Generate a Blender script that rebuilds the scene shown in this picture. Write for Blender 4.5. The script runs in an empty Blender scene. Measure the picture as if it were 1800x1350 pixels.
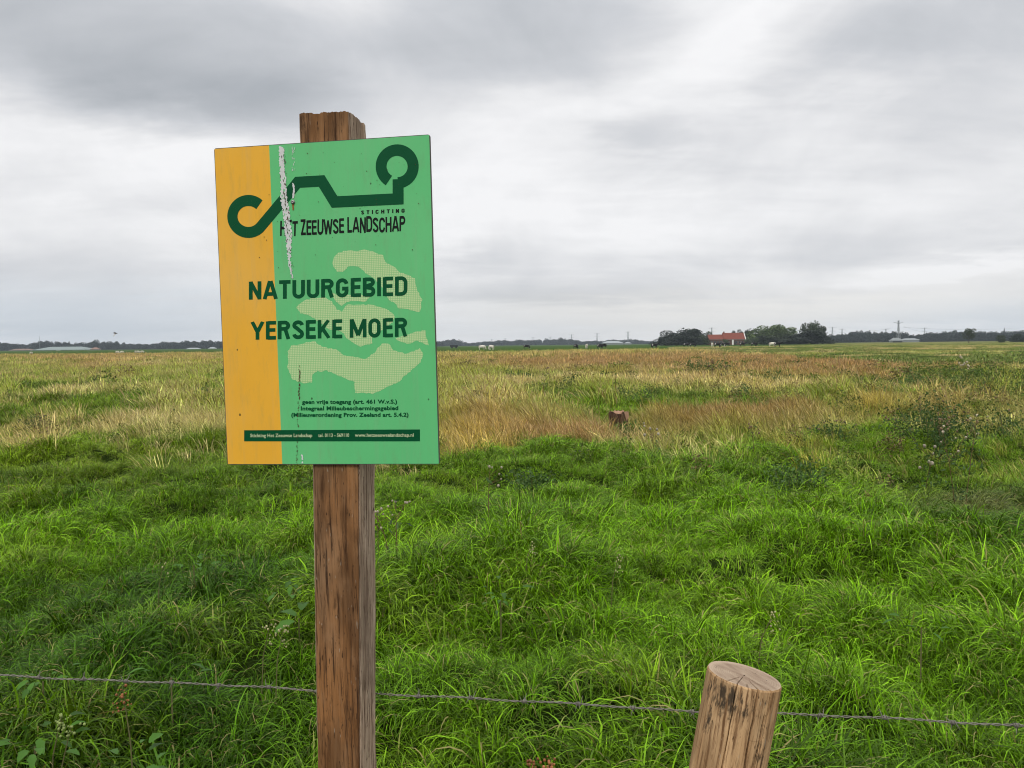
import bpy, bmesh, math, random
import numpy as np
from mathutils import Vector, Matrix

random.seed(7)
RNG = np.random.default_rng(11)
S = bpy.context.scene
R_ = math.radians

# ------------------------------------------------------------------ camera
FPX = 1400.0
PITCH, ROLL = R_(2.82), math.atan(0.0100)
fw = Vector((0, math.cos(PITCH), -math.sin(PITCH)))
_u0 = Vector((0, math.sin(PITCH), math.cos(PITCH)))
_r0 = Vector((1, 0, 0))
UP = _u0 * math.cos(ROLL) + _r0 * math.sin(ROLL)
RT = _r0 * math.cos(ROLL) - _u0 * math.sin(ROLL)
CAM = Vector((0, 0, 1.6))
cd = bpy.data.cameras.new('camera')
cam = bpy.data.objects.new('camera', cd)
S.collection.objects.link(cam)
m = Matrix.Identity(4)
for i in range(3):
    m[i][0], m[i][1], m[i][2], m[i][3] = RT[i], UP[i], -fw[i], CAM[i]
cam.matrix_world = m
cd.sensor_width = 36
cd.lens = FPX / 1800 * 36
cd.clip_start = 0.05
cd.clip_end = 9000
S.camera = cam

# ------------------------------------------------------------------ exposure
S.view_settings.view_transform = 'Standard'
S.view_settings.look = 'None'
S.view_settings.exposure = 0.0
S.view_settings.gamma = 1
S.view_settings.use_curve_mapping = False
S.cycles.use_denoising = True
S.cycles.denoising_prefilter = 'ACCURATE'
S.cycles.filter_width = 1.05
S.cycles.sample_clamp_indirect = 3.0
S.cycles.max_bounces = 6
S.cycles.diffuse_bounces = 3
S.cycles.transmission_bounces = 4
S.cycles.transparent_max_bounces = 6
S.cycles.volume_bounces = 0
S.cycles.caustics_reflective = False
S.cycles.caustics_refractive = False

# ------------------------------------------------------------------ node helper
class NT:
    def __init__(s, tree):
        s.t = tree
    def n(s, typ, **kw):
        nd = s.t.nodes.new(typ)
        ins = kw.pop('ins', {})
        for k, v in kw.items():
            setattr(nd, k, v)
        for k, v in ins.items():
            s.set(nd.inputs[k], v)
        return nd
    def set(s, sock, v):
        if isinstance(v, bpy.types.NodeSocket):
            s.t.links.new(v, sock)
        elif isinstance(v, bpy.types.Node):
            s.t.links.new(v.outputs[0], sock)
        else:
            sock.default_value = v
    def m(s, op, a, b=0.0, c=None, clamp=False):
        nd = s.n('ShaderNodeMath', operation=op, use_clamp=clamp)
        s.set(nd.inputs[0], a); s.set(nd.inputs[1], b)
        if c is not None: s.set(nd.inputs[2], c)
        return nd.outputs[0]
    def mix(s, fac, a, b, blend='MIX'):
        nd = s.n('ShaderNodeMix', data_type='RGBA', blend_type=blend)
        s.set(nd.inputs['Factor'], fac)
        s.set(nd.inputs[6], a if not isinstance(a, tuple) or len(a) == 4 else (*a, 1))
        s.set(nd.inputs[7], b if not isinstance(b, tuple) or len(b) == 4 else (*b, 1))
        return nd.outputs[2]
    def ramp(s, fac, stops, interp='LINEAR'):
        nd = s.n('ShaderNodeValToRGB')
        cr = nd.color_ramp; cr.interpolation = interp
        while len(cr.elements) < len(stops): cr.elements.new(0.5)
        for e, (p, c) in zip(cr.elements, stops):
            e.position = p
            e.color = (c, c, c, 1) if isinstance(c, (int, float)) else ((*c, 1) if len(c) == 3 else c)
        s.set(nd.inputs[0], fac)
        return nd.outputs[0]
    def noise(s, vec, scale, detail=3, rough=0.5, dist=0.0):
        nd = s.n('ShaderNodeTexNoise', ins={'Scale': scale, 'Detail': detail, 'Roughness': rough, 'Distortion': dist})
        if vec is not None: s.set(nd.inputs['Vector'], vec)
        return nd.outputs['Fac']
    def mapping(s, vec, scale=(1, 1, 1), loc=(0, 0, 0)):
        nd = s.n('ShaderNodeMapping')
        s.set(nd.inputs['Vector'], vec)
        nd.inputs['Scale'].default_value = scale
        nd.inputs['Location'].default_value = loc
        return nd.outputs[0]

def px_dir(x, y):
    return fw + RT * ((x - 900) / FPX) - UP * ((y - 675) / FPX)

# ------------------------------------------------------------------ sky
SUN_EL, SUN_AZ = R_(48), R_(200)          # behind the camera, a little to the left of it
w = bpy.data.worlds.new('World'); S.world = w; w.use_nodes = True
t = NT(w.node_tree); w.node_tree.nodes.clear()
sky = t.n('ShaderNodeTexSky', sky_type='NISHITA', sun_disc=False)
sky.sun_elevation = SUN_EL; sky.sun_rotation = SUN_AZ
tc = t.n('ShaderNodeTexCoord')
d = tc.outputs['Generated']
sx = t.n('ShaderNodeSeparateXYZ', ins={0: d})
dx, dy, dz = sx.outputs
den = t.m('ADD', t.m('MAXIMUM', dz, 0.0), 0.13)
flat = t.n('ShaderNodeCombineXYZ', ins={0: t.m('DIVIDE', dx, den), 1: t.m('DIVIDE', dy, den), 2: 0.0}).outputs[0]
n1 = t.noise(t.mapping(flat, (0.9, 1.2, 1), (3.1, 1.7, 0)), 0.9, 6, 0.52, 0.3)
n2 = t.noise(t.mapping(flat, (0.7, 1.6, 1), (8.3, 4.4, 0)), 2.3, 6, 0.55, 0.2)
n3 = t.noise(t.mapping(d, (1, 1, 3), (1.3, .2, 5)), 5.5, 6, 0.6, 0.3)
n4 = t.noise(t.mapping(d, (1, 1, 1.7), (2.2, 9.1, 3)), 4.2, 7, 0.58, 0.5)
wa = t.m('MULTIPLY', t.m('SUBTRACT', n3, 0.5), 0.10)
wb = t.m('MULTIPLY', t.m('SUBTRACT', n2, 0.5), 0.20)
wx = t.m('ADD', dx, t.m('ADD', wb, wa)); wz = t.m('ADD', dz, t.m('MULTIPLY', t.m('ADD', wa, t.m('MULTIPLY', wb, 0.3)), 0.55))
front = t.m('GREATER_THAN', dy, 0.0)
def blob(x, y, rx, ry, amt, tilt=0.0, power=1.0):
    c = px_dir(x, y).normalized()
    ax = t.m('SUBTRACT', wx, c.x); az = t.m('SUBTRACT', wz, c.z)
    az = t.m('SUBTRACT', az, t.m('MULTIPLY', ax, tilt))
    q = t.m('ADD', t.m('POWER', t.m('ABSOLUTE', t.m('DIVIDE', ax, rx / FPX / 1.1)), 2.0), t.m('POWER', t.m('ABSOLUTE', t.m('DIVIDE', az, ry / FPX / 1.1)), 2.0))
    return t.m('MULTIPLY', t.m('MULTIPLY', t.m('EXPONENT', t.m('MULTIPLY', t.m('POWER', q, power), -1.0)), amt), front)
DARK = [(190, 70, 430, 118, .66, -.05, 1.8), (430, 175, 200, 45, .30, 0, 1.0), (900, 50, 270, 95, .50, 0, 1.6), (1640, 60, 270, 85, .42, 0, 1.4),
        (1080, 130, 130, 30, .16), (1150, 225, 110, 32, .22, -.25), (1250, 468, 560, 46, .20, .04), (960, 520, 300, 20, .26, .03), (1150, 524, 500, 13, .14, .01), (60, 480, 420, 60, .24, .0), (180, 575, 420, 40, .22),
        (1500, 270, 300, 60, .10), (870, 440, 90, 30, .14), (1780, 190, 120, 50, .2), (300, 350, 200, 25, .08)]
BRIGHT = [(80, 230, 300, 60, .10), (1060, 180, 160, 80, .14), (1250, 60, 120, 80, .12), (930, 330, 160, 60, .08), (1680, 470, 160, 18, .30), (1400, 548, 600, 12, .10)]
dark = None
for b in DARK:
    v = blob(*b); dark = v if dark is None else t.m('ADD', dark, v)
bright = None
for b in BRIGHT:
    v = blob(*b); bright = v if bright is None else t.m('ADD', bright, v)
fl = t.m('MULTIPLY', t.m('SUBTRACT', n1, 0.5), 1.1)
fl2 = t.m('MULTIPLY', t.m('SUBTRACT', n2, 0.5), 0.75)
dk = t.m('ADD', t.m('ADD', dark, t.m('ADD', t.m('MULTIPLY', t.m('ADD', fl, fl2), 0.38), t.m('MULTIPLY', t.m('SUBTRACT', n4, 0.5), 0.80))), 0.0)
dk = t.m('SUBTRACT', t.m('ADD', dk, 0.11), bright, clamp=True)
col = t.ramp(dk, [(0.0, (.815, .815, .825)), (0.14, (.735, .738, .750)), (0.28, (.650, .656, .674)), (0.5, (.535, .550, .578)), (1.0, (.345, .368, .398))])
warm = t.m('MULTIPLY', blob(1250, 548, 650, 45, 1.0), 1.0)
col = t.mix(t.m('MULTIPLY', warm, 0.75, clamp=True), col, (.755, .735, .700))
cool = t.m('ADD', blob(100, 560, 520, 60, 0.6), blob(1780, 560, 180, 30, .5))
col = t.mix(t.m('MULTIPLY', cool, 0.9, clamp=True), col, (.525, .590, .655))
zen = t.m('ADD', 1.0, t.m('MULTIPLY', t.m('MAXIMUM', t.m('SUBTRACT', dz, 0.34), 0.0), 0.75))
vm = t.n('ShaderNodeVectorMath', operation='SCALE', ins={0: col}); t.set(vm.inputs['Scale'], t.m('MULTIPLY', zen, 11.6))
cloudcol = vm.outputs[0]
mixc = t.mix(0.985, sky.outputs[0], cloudcol)
bg = t.n('ShaderNodeBackground', ins={'Color': mixc, 'Strength': 0.1})
out = t.n('ShaderNodeOutputWorld', ins={'Surface': bg})

sd = bpy.data.lights.new('sun', 'SUN')
sd.energy = 1.5; sd.angle = R_(11); sd.color = (1.0, 0.955, 0.89)
sun = bpy.data.objects.new('sun', sd); S.collection.objects.link(sun)
sdir = Vector((math.sin(SUN_AZ) * math.cos(SUN_EL), math.cos(SUN_AZ) * math.cos(SUN_EL), math.sin(SUN_EL)))
sun.rotation_euler = sdir.to_track_quat('Z', 'Y').to_euler()
sun.location = sdir * 50

# ------------------------------------------------------------------ general helpers
COL = S.collection
def mesh_np(name, verts, faces, mats=(), smooth=False, fa=None, attrs=None):
    """verts (N,3) array, faces (M,k) array or list"""
    me = bpy.data.meshes.new(name)
    v = np.asarray(verts, dtype=np.float32).reshape(-1, 3)
    if isinstance(faces, np.ndarray):
        k = faces.shape[1]
        me.vertices.add(len(v)); me.vertices.foreach_set('co', v.ravel())
        me.loops.add(faces.size); me.loops.foreach_set('vertex_index', faces.astype(np.int32).ravel())
        me.polygons.add(len(faces)); me.polygons.foreach_set('loop_start', np.arange(0, faces.size, k, dtype=np.int32))
        me.update(calc_edges=True)
    else:
        me.from_pydata(v.tolist(), [], faces); me.update()
    if fa is not None: me.polygons.foreach_set('material_index', np.asarray(fa, dtype=np.int32))
    me.polygons.foreach_set('use_smooth', [smooth] * len(me.polygons))
    for mm in mats: me.materials.append(mm)
    for nm, (typ, arr) in (attrs or {}).items():
        a = me.attributes.new(nm, typ, 'POINT')
        key = {'FLOAT': 'value', 'FLOAT_COLOR': 'color', 'FLOAT_VECTOR': 'vector', 'INT': 'value'}[typ]
        a.data.foreach_set(key, np.asarray(arr).ravel())
    return me
def link(name, me, parent=None, loc=None, rot=None):
    o = bpy.data.objects.new(name, me); COL.objects.link(o)
    if name in ('foliage', 'seed_head', 'panicle', 'bird_dropping', 'dirt_run', 'province_map'): o['kind'] = 'stuff'
    if parent is not None: o.parent = parent
    if loc is not None: o.location = loc
    if rot is not None: o.rotation_euler = rot
    return o
def tag(o, label=None, cat=None, group=None, kind=None):
    if label: o['label'] = label
    if cat: o['category'] = cat
    if group: o['group'] = group
    if kind: o['kind'] = kind
    return o
def empty(name, loc=(0, 0, 0), rz=0.0):
    o = bpy.data.objects.new(name, None); COL.objects.link(o)
    o.location = loc; o.rotation_euler = (0, 0, rz); o.empty_display_size = .1
    return o

class MB:
    """collects simple solids into one mesh"""
    def __init__(s): s.v = []; s.f = []
    def add(s, vs, fs):
        b = len(s.v); s.v += [tuple(p) for p in vs]; s.f += [tuple(i + b for i in f) for f in fs]
    def box(s, x0, x1, y0, y1, z0, z1):
        s.add([(x0, y0, z0), (x1, y0, z0), (x1, y1, z0), (x0, y1, z0), (x0, y0, z1), (x1, y0, z1), (x1, y1, z1), (x0, y1, z1)],
              [(0, 3, 2, 1), (4, 5, 6, 7), (0, 1, 5, 4), (1, 2, 6, 5), (2, 3, 7, 6), (3, 0, 4, 7)])
    def bar(s, a, b, r0, r1=None, n=5, caps=True):
        a = Vector(a); b = Vector(b); r1 = r0 if r1 is None else r1
        q = (b - a).normalized(); x = q.orthogonal().normalized(); y = q.cross(x)
        vs = []
        for p, r in ((a, r0), (b, r1)):
            for k in range(n):
                an = 2 * math.pi * k / n
                vs.append(p + x * (r * math.cos(an)) + y * (r * math.sin(an)))
        fs = [(k, (k + 1) % n, n + (k + 1) % n, n + k) for k in range(n)]
        if caps: fs += [tuple(range(n - 1, -1, -1)), tuple(range(n, 2 * n))]
        s.add(vs, fs)
    def tube(s, pts, rs, n=6):
        pts = [Vector(p) for p in pts]
        if not hasattr(rs, '__len__'): rs = [rs] * len(pts)
        vs = []; x = None
        for i, p in enumerate(pts):
            q = (pts[min(i + 1, len(pts) - 1)] - pts[max(i - 1, 0)]).normalized()
            x = q.orthogonal().normalized() if x is None else (x - q * x.dot(q)).normalized()
            y = q.cross(x)
            for k in range(n):
                an = 2 * math.pi * k / n
                vs.append(p + x * (rs[i] * math.cos(an)) + y * (rs[i] * math.sin(an)))
        fs = []
        for i in range(len(pts) - 1):
            for k in range(n):
                fs.append((i * n + k, i * n + (k + 1) % n, (i + 1) * n + (k + 1) % n, (i + 1) * n + k))
        fs += [tuple(range(n - 1, -1, -1)), tuple(range((len(pts) - 1) * n, len(pts) * n))]
        s.add(vs, fs)
    def mesh(s, name, mat, smooth=False):
        me = bpy.data.meshes.new(name); me.from_pydata(s.v, [], s.f); me.update()
        me.polygons.foreach_set('use_smooth', [smooth] * len(me.polygons))
        me.materials.append(mat); return me
    def build(s, name, mat, parent=None, smooth=False, **kw):
        return link(name, s.mesh(name, mat, smooth), parent, **kw)

# numpy value noise ------------------------------------------------
_tab = np.random.default_rng(3).random(65536)
def vnoise(x, y, seed=0):
    x = np.asarray(x, float); y = np.asarray(y, float)
    xi = np.floor(x).astype(np.int64); yi = np.floor(y).astype(np.int64)
    fx = x - xi; fy = y - yi; fx = fx * fx * (3 - 2 * fx); fy = fy * fy * (3 - 2 * fy)
    def h(a, b): return _tab[(a * 7349 + b * 9151 + seed * 1237 + (a * b) * 31) & 65535]
    return (h(xi, yi) * (1 - fx) + h(xi + 1, yi) * fx) * (1 - fy) + (h(xi, yi + 1) * (1 - fx) + h(xi + 1, yi + 1) * fx) * fy
def fbm(x, y, seed=0, o=4, g=.5):
    a = 1.; s = 0.; n = 0.
    for k in range(o):
        s = s + a * vnoise(x * 2 ** k, y * 2 ** k, seed + k * 17); n += a; a *= g
    return s / n

# the lie of the land ----------------------------------------------
def ground_z(x, y):
    x = np.asarray(x, float); y = np.asarray(y, float)
    r = np.hypot(x, y)
    amp = np.clip(1 - r / 260, 0, 1)
    z = (fbm(x * .80 + 5, y * .7, 1, 2) - .5) * .42 + (fbm(x * 2.1 + 2, y * 1.8, 8, 2) - .5) * .36 + (fbm(x * .12, y * .12 + 9, 4, 3) - .5) * .5
    near = np.clip((r - 1.2) / 2.5, 0, 1)
    z = z * (1 - np.exp(-((x - 2.02) / 1.3) ** 2 - ((y - 13.6) / 2.6) ** 2))
    return z * amp * near - .02
def gz(x, y): return float(ground_z(x, y))

def at_ground(px, py, h=0.0):
    d_ = px_dir(px, py); t_ = (h - CAM.z) / d_.z
    return CAM + d_ * t_
def at_depth(px, py, Y):
    d_ = px_dir(px, py); return CAM + d_ * (Y / d_.y)

# ------------------------------------------------------------------ materials
def mat_new(name):
    mt = bpy.data.materials.new(name); mt.use_nodes = True
    mt.node_tree.nodes.clear(); return mt, NT(mt.node_tree)
def simple(name, colr, rough=.7, spec=.3, var=.25, nscale=8.0, metal=0.0, coord='Object', bump=0.0, haze_ok=True):
    mt, q = mat_new(name)
    tcn = q.n('ShaderNodeTexCoord')
    nz = q.noise(tcn.outputs[coord], nscale, 5, .6)
    c0 = tuple(c * (1 - var) for c in colr); c1 = tuple(min(c * (1 + var), .95) for c in colr)
    c = q.mix(nz, c0, c1)
    p = q.n('ShaderNodeBsdfPrincipled', ins={'Base Color': c, 'Roughness': rough, 'Specular IOR Level': spec, 'Metallic': metal})
    if bump:
        b = q.n('ShaderNodeBump', ins={'Strength': bump, 'Distance': .01, 'Height': nz}); q.set(p.inputs['Normal'], b.outputs[0])
    q.n('ShaderNodeOutputMaterial', ins={'Surface': p.outputs[0]})
    return mt

# grass: colour of the patch comes with each tuft, tone varies from blade to blade
def grass_material():
    mt, q = mat_new('grass_blades')
    ti = q.n('ShaderNodeAttribute', attribute_type='INSTANCER', attribute_name='tint')
    bt = q.n('ShaderNodeAttribute', attribute_type='GEOMETRY', attribute_name='tone').outputs['Fac']
    sh = q.n('ShaderNodeAttribute', attribute_type='GEOMETRY', attribute_name='seed').outputs['Fac']
    dry = q.n('ShaderNodeAttribute', attribute_type='GEOMETRY', attribute_name='dry').outputs['Fac']
    c = q.n('ShaderNodeVectorMath', operation='SCALE', ins={0: ti.outputs['Color']}); q.set(c.inputs['Scale'], q.m('ADD', q.m('MULTIPLY', q.m('POWER', bt, 2.0), 1.75), .34))
    c = c.outputs[0]
    c = q.mix(q.m('MULTIPLY', dry, .6), c, (.48, .37, .17))
    seedc = q.mix(.30, c, (.26, .13, .07))
    c = q.mix(sh, c, seedc)
    p = q.n('ShaderNodeBsdfPrincipled', ins={'Base Color': c, 'Roughness': .45, 'Specular IOR Level': .14})
    tcol = q.n('ShaderNodeMix', data_type='RGBA', blend_type='MULTIPLY'); q.set(tcol.inputs['Factor'], 1.0)
    q.set(tcol.inputs[6], c); q.set(tcol.inputs[7], (1.2, 1.25, .55, 1))
    tr = q.n('ShaderNodeBsdfTranslucent', ins={'Color': tcol.outputs[2]})
    mx = q.n('ShaderNodeMixShader', ins={0: .22, 1: p.outputs[0], 2: tr.outputs[0]})
    q.n('ShaderNodeOutputMaterial', ins={'Surface': mx.outputs[0]})
    return mt
GRASS = grass_material()

def leaf_mat(name, base, var=.35, transl=.25):
    mt, q = mat_new(name)
    bt = q.n('ShaderNodeAttribute', attribute_type='GEOMETRY', attribute_name='tone').outputs['Fac']
    oi = q.n('ShaderNodeObjectInfo').outputs['Random']
    k = q.m('ADD', q.m('MULTIPLY', bt, 2 * var), 1 - var)
    k = q.m('MULTIPLY', k, q.m('ADD', q.m('MULTIPLY', oi, .3), .85))
    c = q.n('ShaderNodeVectorMath', operation='SCALE', ins={0: (*base,)}); q.set(c.inputs['Scale'], k)
    p = q.n('ShaderNodeBsdfPrincipled', ins={'Base Color': c.outputs[0], 'Roughness': .5, 'Specular IOR Level': .25})
    tr = q.n('ShaderNodeBsdfTranslucent', ins={'Color': c.outputs[0]})
    mx = q.n('ShaderNodeMixShader', ins={0: transl, 1: p.outputs[0], 2: tr.outputs[0]})
    q.n('ShaderNodeOutputMaterial', ins={'Surface': mx.outputs[0]})
    return mt
BARK = simple('bark', (.075, .06, .045), .9, .1, .4, 3)

# ------------------------------------------------------------------ ground sheet
def ground_material():
    mt, q = mat_new('meadow_ground')
    geo = q.n('ShaderNodeNewGeometry').outputs['Position']
    sp = q.n('ShaderNodeSeparateXYZ', ins={0: geo})
    r = q.n('ShaderNodeVectorMath', operation='LENGTH', ins={0: geo}).outputs['Value']
    soil = q.mix(q.noise(geo, 9, 5, .7), (.008, .014, .003), (.022, .036, .007))
    # pasture further out: mown green strips, yellower hay and sedge strips running across
    stripe = q.noise(q.mapping(geo, (.0035, .030, 1), (0, 2.3, 0)), 1.0, 5, .6, .2)
    tuft = q.noise(q.mapping(geo, (.05, .12, 1)), 1.0, 5, .7)
    past = q.ramp(stripe, [(.38, (.065, .105, .025)), (.44, (.15, .17, .045)), (.49, (.33, .29, .10)), (.54, (.20, .21, .06)), (.58, (.085, .13, .030)), (.64, (.30, .235, .115)), (.70, (.13, .16, .04))])
    past = q.mix(q.m('MULTIPLY', tuft, .6), past, (.07, .085, .025))
    left = q.m('MAXIMUM', q.m('MULTIPLY_ADD', sp.outputs[0], -.006, .55, clamp=True), q.m('MULTIPLY_ADD', q.m('DIVIDE', sp.outputs[0], q.m('MAXIMUM', sp.outputs[1], 1.0)), -9.0, 4.0, clamp=True))
    past = q.mix(left, past, (.055, .095, .022))
    fac = q.m('DIVIDE', q.m('SUBTRACT', r, 50.0), 60.0, clamp=True)
    c = q.mix(fac, soil, past)
    p = q.n('ShaderNodeBsdfPrincipled', ins={'Base Color': c, 'Roughness': 1.0, 'Specular IOR Level': .0})
    q.n('ShaderNodeOutputMaterial', ins={'Surface': p.outputs[0]})
    return mt
NR, NA = 230, 420
rad = np.concatenate([[0.0], 0.6 * (3300 / 0.6) ** (np.linspace(0, 1, NR - 1))])
ang = np.linspace(0, 2 * np.pi, NA, endpoint=False)
RR, AA = np.meshgrid(rad, ang, indexing='ij')
GX, GY = RR * np.sin(AA), RR * np.cos(AA)
GZ = ground_z(GX, GY)
idx = np.arange(NR * NA).reshape(NR, NA)
f_ = np.stack([idx[:-1], np.roll(idx, -1, 1)[:-1], np.roll(idx, -1, 1)[1:], idx[1:]], -1).reshape(-1, 4)
f_ = f_[:, ::-1].copy()
g = link('ground', mesh_np('ground', np.stack([GX, GY, GZ], -1).reshape(-1, 3), f_, [ground_material()], True))
tag(g, kind='structure')

# ------------------------------------------------------------------ grass tufts
def make_clump(name, nb, radius, hgt, width, spread, droop, seg=5, lean=(0, 0), seed=0, dryp=.05, seedhead=0.0, hvar=.3, mat=None):
    rg = np.random.default_rng(seed)
    V = []; F = []; T = []; SH = []; DR = []
    base = 0
    for b in range(nb):
        a = rg.uniform(0, 2 * np.pi); rr = radius * math.sqrt(rg.random())
        p = np.array([rr * math.cos(a), rr * math.sin(a), -.03])
        h = hgt * (1 + hvar * rg.normal()) ; h = max(h, hgt * .35)
        az = a + rg.normal() * .9
        th = abs(rg.normal()) * spread + .08
        dirh = np.array([math.cos(az), math.sin(az), 0]) + np.array([lean[0], lean[1], 0])
        dirh /= np.linalg.norm(dirh)
        dr = droop * (0.5 + rg.random())
        wv = width * (.6 + .8 * rg.random())
        L = h * 1.15; tone = rg.random(); dry = 1.0 if rg.random() < dryp else 0.0
        side0 = np.array([-dirh[1], dirh[0], 0]); tw = rg.normal() * .5
        hs = rg.random() < seedhead
        pts = []; ds = []
        ang_ = th
        for k in range(seg + 1):
            dv = dirh * math.sin(ang_) + np.array([0, 0, math.cos(ang_)])
            pts.append(p.copy()); ds.append(dv)
            p = p + dv * (L / seg)
            ang_ += dr / seg * (0.5 + 1.2 * k / seg)
        for k in range(seg + 1):
            s = k / seg
            if hs and s > .72: ww = width * (2.6 if s < .98 else .6)
            else: ww = wv * (1 - s ** 2.2) * (0.75 + .5 * min(s * 3, 1)) + .0004
            c_, s_ = math.cos(tw * s), math.sin(tw * s)
            sd_ = side0 * c_ + np.cross(side0, ds[k]) * s_
            V.append(pts[k] - sd_ * ww / 2); V.append(pts[k] + sd_ * ww / 2)
            isS = 1.0 if (hs and s > .70) else 0.0
            T += [tone, tone]; SH += [isS, isS]; DR += [dry, dry]
        for k in range(seg):
            i = base + 2 * k
            F.append((i, i + 1, i + 3, i + 2))
        base += 2 * (seg + 1)
    me = mesh_np(name, np.array(V), np.array(F), [mat or GRASS], True, attrs={'tone': ('FLOAT', T), 'seed': ('FLOAT', SH), 'dry': ('FLOAT', DR)})
    return me

def proto_collection(name, meshes):
    c = bpy.data.collections.new(name)
    for k, me in enumerate(meshes):
        o = bpy.data.objects.new('%s_%03d' % (name, k), me); c.objects.link(o)
    return c

def scatter(name, P, rot, scl, idx, tint, coll, label, cat):
    me = bpy.data.meshes.new(name)
    n = len(P)
    me.vertices.add(n); me.vertices.foreach_set('co', np.asarray(P, np.float32).ravel())
    for nm, typ, key, arr in (('rot', 'FLOAT_VECTOR', 'vector', rot), ('scl', 'FLOAT_VECTOR', 'vector', scl), ('idx', 'INT', 'value', idx), ('tint', 'FLOAT_COLOR', 'color', tint)):
        a = me.attributes.new(nm, typ, 'POINT')
        a.data.foreach_set(key, np.asarray(arr, np.int32 if typ == 'INT' else np.float32).ravel())
    o = link(name, me)
    ng = bpy.data.node_groups.new(name + '_nodes', 'GeometryNodeTree')
    ng.interface.new_socket('Geometry', in_out='INPUT', socket_type='NodeSocketGeometry')
    ng.interface.new_socket('Geometry', in_out='OUTPUT', socket_type='NodeSocketGeometry')
    gi = ng.nodes.new('NodeGroupInput'); go = ng.nodes.new('NodeGroupOutput')
    ip = ng.nodes.new('GeometryNodeInstanceOnPoints')
    ci = ng.nodes.new('GeometryNodeCollectionInfo'); ci.inputs['Collection'].default_value = coll
    ci.inputs['Separate Children'].default_value = True; ci.inputs['Reset Children'].default_value = True
    L = ng.links.new
    L(gi.outputs[0], ip.inputs['Points']); L(ci.outputs[0], ip.inputs['Instance'])
    ip.inputs['Pick Instance'].default_value = True
    for nm, typ, sock in (('idx', 'INT', 'Instance Index'), ('rot', 'FLOAT_VECTOR', 'Rotation'), ('scl', 'FLOAT_VECTOR', 'Scale')):
        na = ng.nodes.new('GeometryNodeInputNamedAttribute'); na.data_type = typ; na.inputs['Name'].default_value = nm
        L([s for s in na.outputs if s.enabled and s.name == 'Attribute'][0], ip.inputs[sock])
    L(ip.outputs[0], go.inputs[0])
    md = o.modifiers.new('scatter', 'NODES'); md.node_group = ng
    tag(o, label, cat, kind='stuff')
    return o

# -- what grows where: (u, v) = bearing and canopy distance expressed on one sheet
def uv_of(x, y, ce=1.2):
    u = 900 + FPX * x / y
    v = 606 - (u - 900) * .0100 + FPX * ce / y
    return u, v
COLS_U = np.array([-200, 200, 420, 780, 1000, 1250, 1400, 1600, 2000.])
ROWS_V = np.array([612, 628, 650, 675, 700, 725, 750, 780, 810, 850, 900.])
TAN = np.array([  # rows v, cols u : share of dry grass
    [.95, .95, .95, 1.0, 1.0, 1.0, .95, .75, .5],
    [.72, .75, .80, .95, .98, .95, .90, .75, .35],
    [.42, .46, .54, .75, .66, .74, .56, .42, .28],
    [.36, .42, .52, .38, .26, .28, .20, .20, .16],
    [.32, .28, .42, .52, .28, .16, .20, .16, .12],
    [.26, .22, .28, .50, .16, .22, .20, .14, .10],
    [.16, .13, .10, .42, .09, .10, .09, .05, .05],
    [.09, .07, .04, .26, .04, .03, .05, .04, .04],
    [.04, .04, .02, .04, .01, .01, .02, .02, .02],
    [.02, .03, .01, .01, .01, .01, .01, .01, .01],
    [.0, .0, .0, .0, .0, .0, .0, .0, .0]])
def bil(u, v, G):
    iu = np.clip(np.interp(u, COLS_U, np.arange(len(COLS_U))), 0, len(COLS_U) - 1.0001)
    iv = np.clip(np.interp(v, ROWS_V, np.arange(len(ROWS_V))), 0, len(ROWS_V) - 1.0001)
    a = iu.astype(int); b = iv.astype(int); fu = iu - a; fv = iv - b
    return (G[b, a] * (1 - fu) + G[b, a + 1] * fu) * (1 - fv) + (G[b + 1, a] * (1 - fu) + G[b + 1, a + 1] * fu) * fv
PATCH = [(830, 755, 75, 40, .36), (800, 720, 60, 25, .3), (1010, 738, 200, 13, .75), (1260, 716, 160, 16, 1.0), (1400, 775, 45, 22, .18), (830, 668, 90, 12, .35),
         (940, 665, 60, 18, -.3), (1000, 690, 60, 14, -.3), (150, 700, 55, 22, -.5), (300, 700, 70, 25, .35), (70, 730, 90, 25, .20), (205, 730, 25, 12, .5), (1530, 705, 45, 14, .45),
         (320, 690, 40, 14, .4), (30, 745, 60, 22, .2), (460, 700, 60, 20, .3), (640, 700, 300, 40, .1)]
def fields(x, y):
    u, v = uv_of(x, y)
    nv = fbm(x * .38 + 11, y * .30, 25, 3) - .5
    Tn = bil(u, 606 + (v - 606) * (1 + .50 * nv), TAN)
    for (pu, pv, ru, rv, w_) in PATCH:
        Tn = Tn + w_ * np.exp(-((u - pu) / ru) ** 2 - ((v - pv) / rv) ** 2)
    n = fbm(x * .22 + 3, y * .10, 20, 4)
    n2 = fbm(x * .9, y * .5, 33, 3)
    Tn = Tn + (n - .5) * 1.8 * np.clip(Tn * 2.6, 0, 1) + (n2 - .5) * 1.0 * np.clip(Tn * 2.6, 0, 1)
    return u, v, Tn
RED = [(200, 625, 500, 10, .8), (1200, 632, 450, 16, 1.0), (1450, 648, 180, 12, .8), (160, 640, 60, 12, .5), (1290, 715, 170, 22, 1.1), (1000, 740, 180, 12, 1.1), (850, 715, 60, 14, .6), (1450, 630, 400, 14, .8), (1660, 700, 60, 25, .6)]
def redness(u, v, x, y):
    r = np.zeros_like(u)
    for (pu, pv, ru, rv, w_) in RED: r = r + w_ * np.exp(-((u - pu) / ru) ** 2 - ((v - pv) / rv) ** 2)
    return np.clip(r + (fbm(x * .3, y * .15, 51, 3) - .5) * .9, 0, 1)
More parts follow.
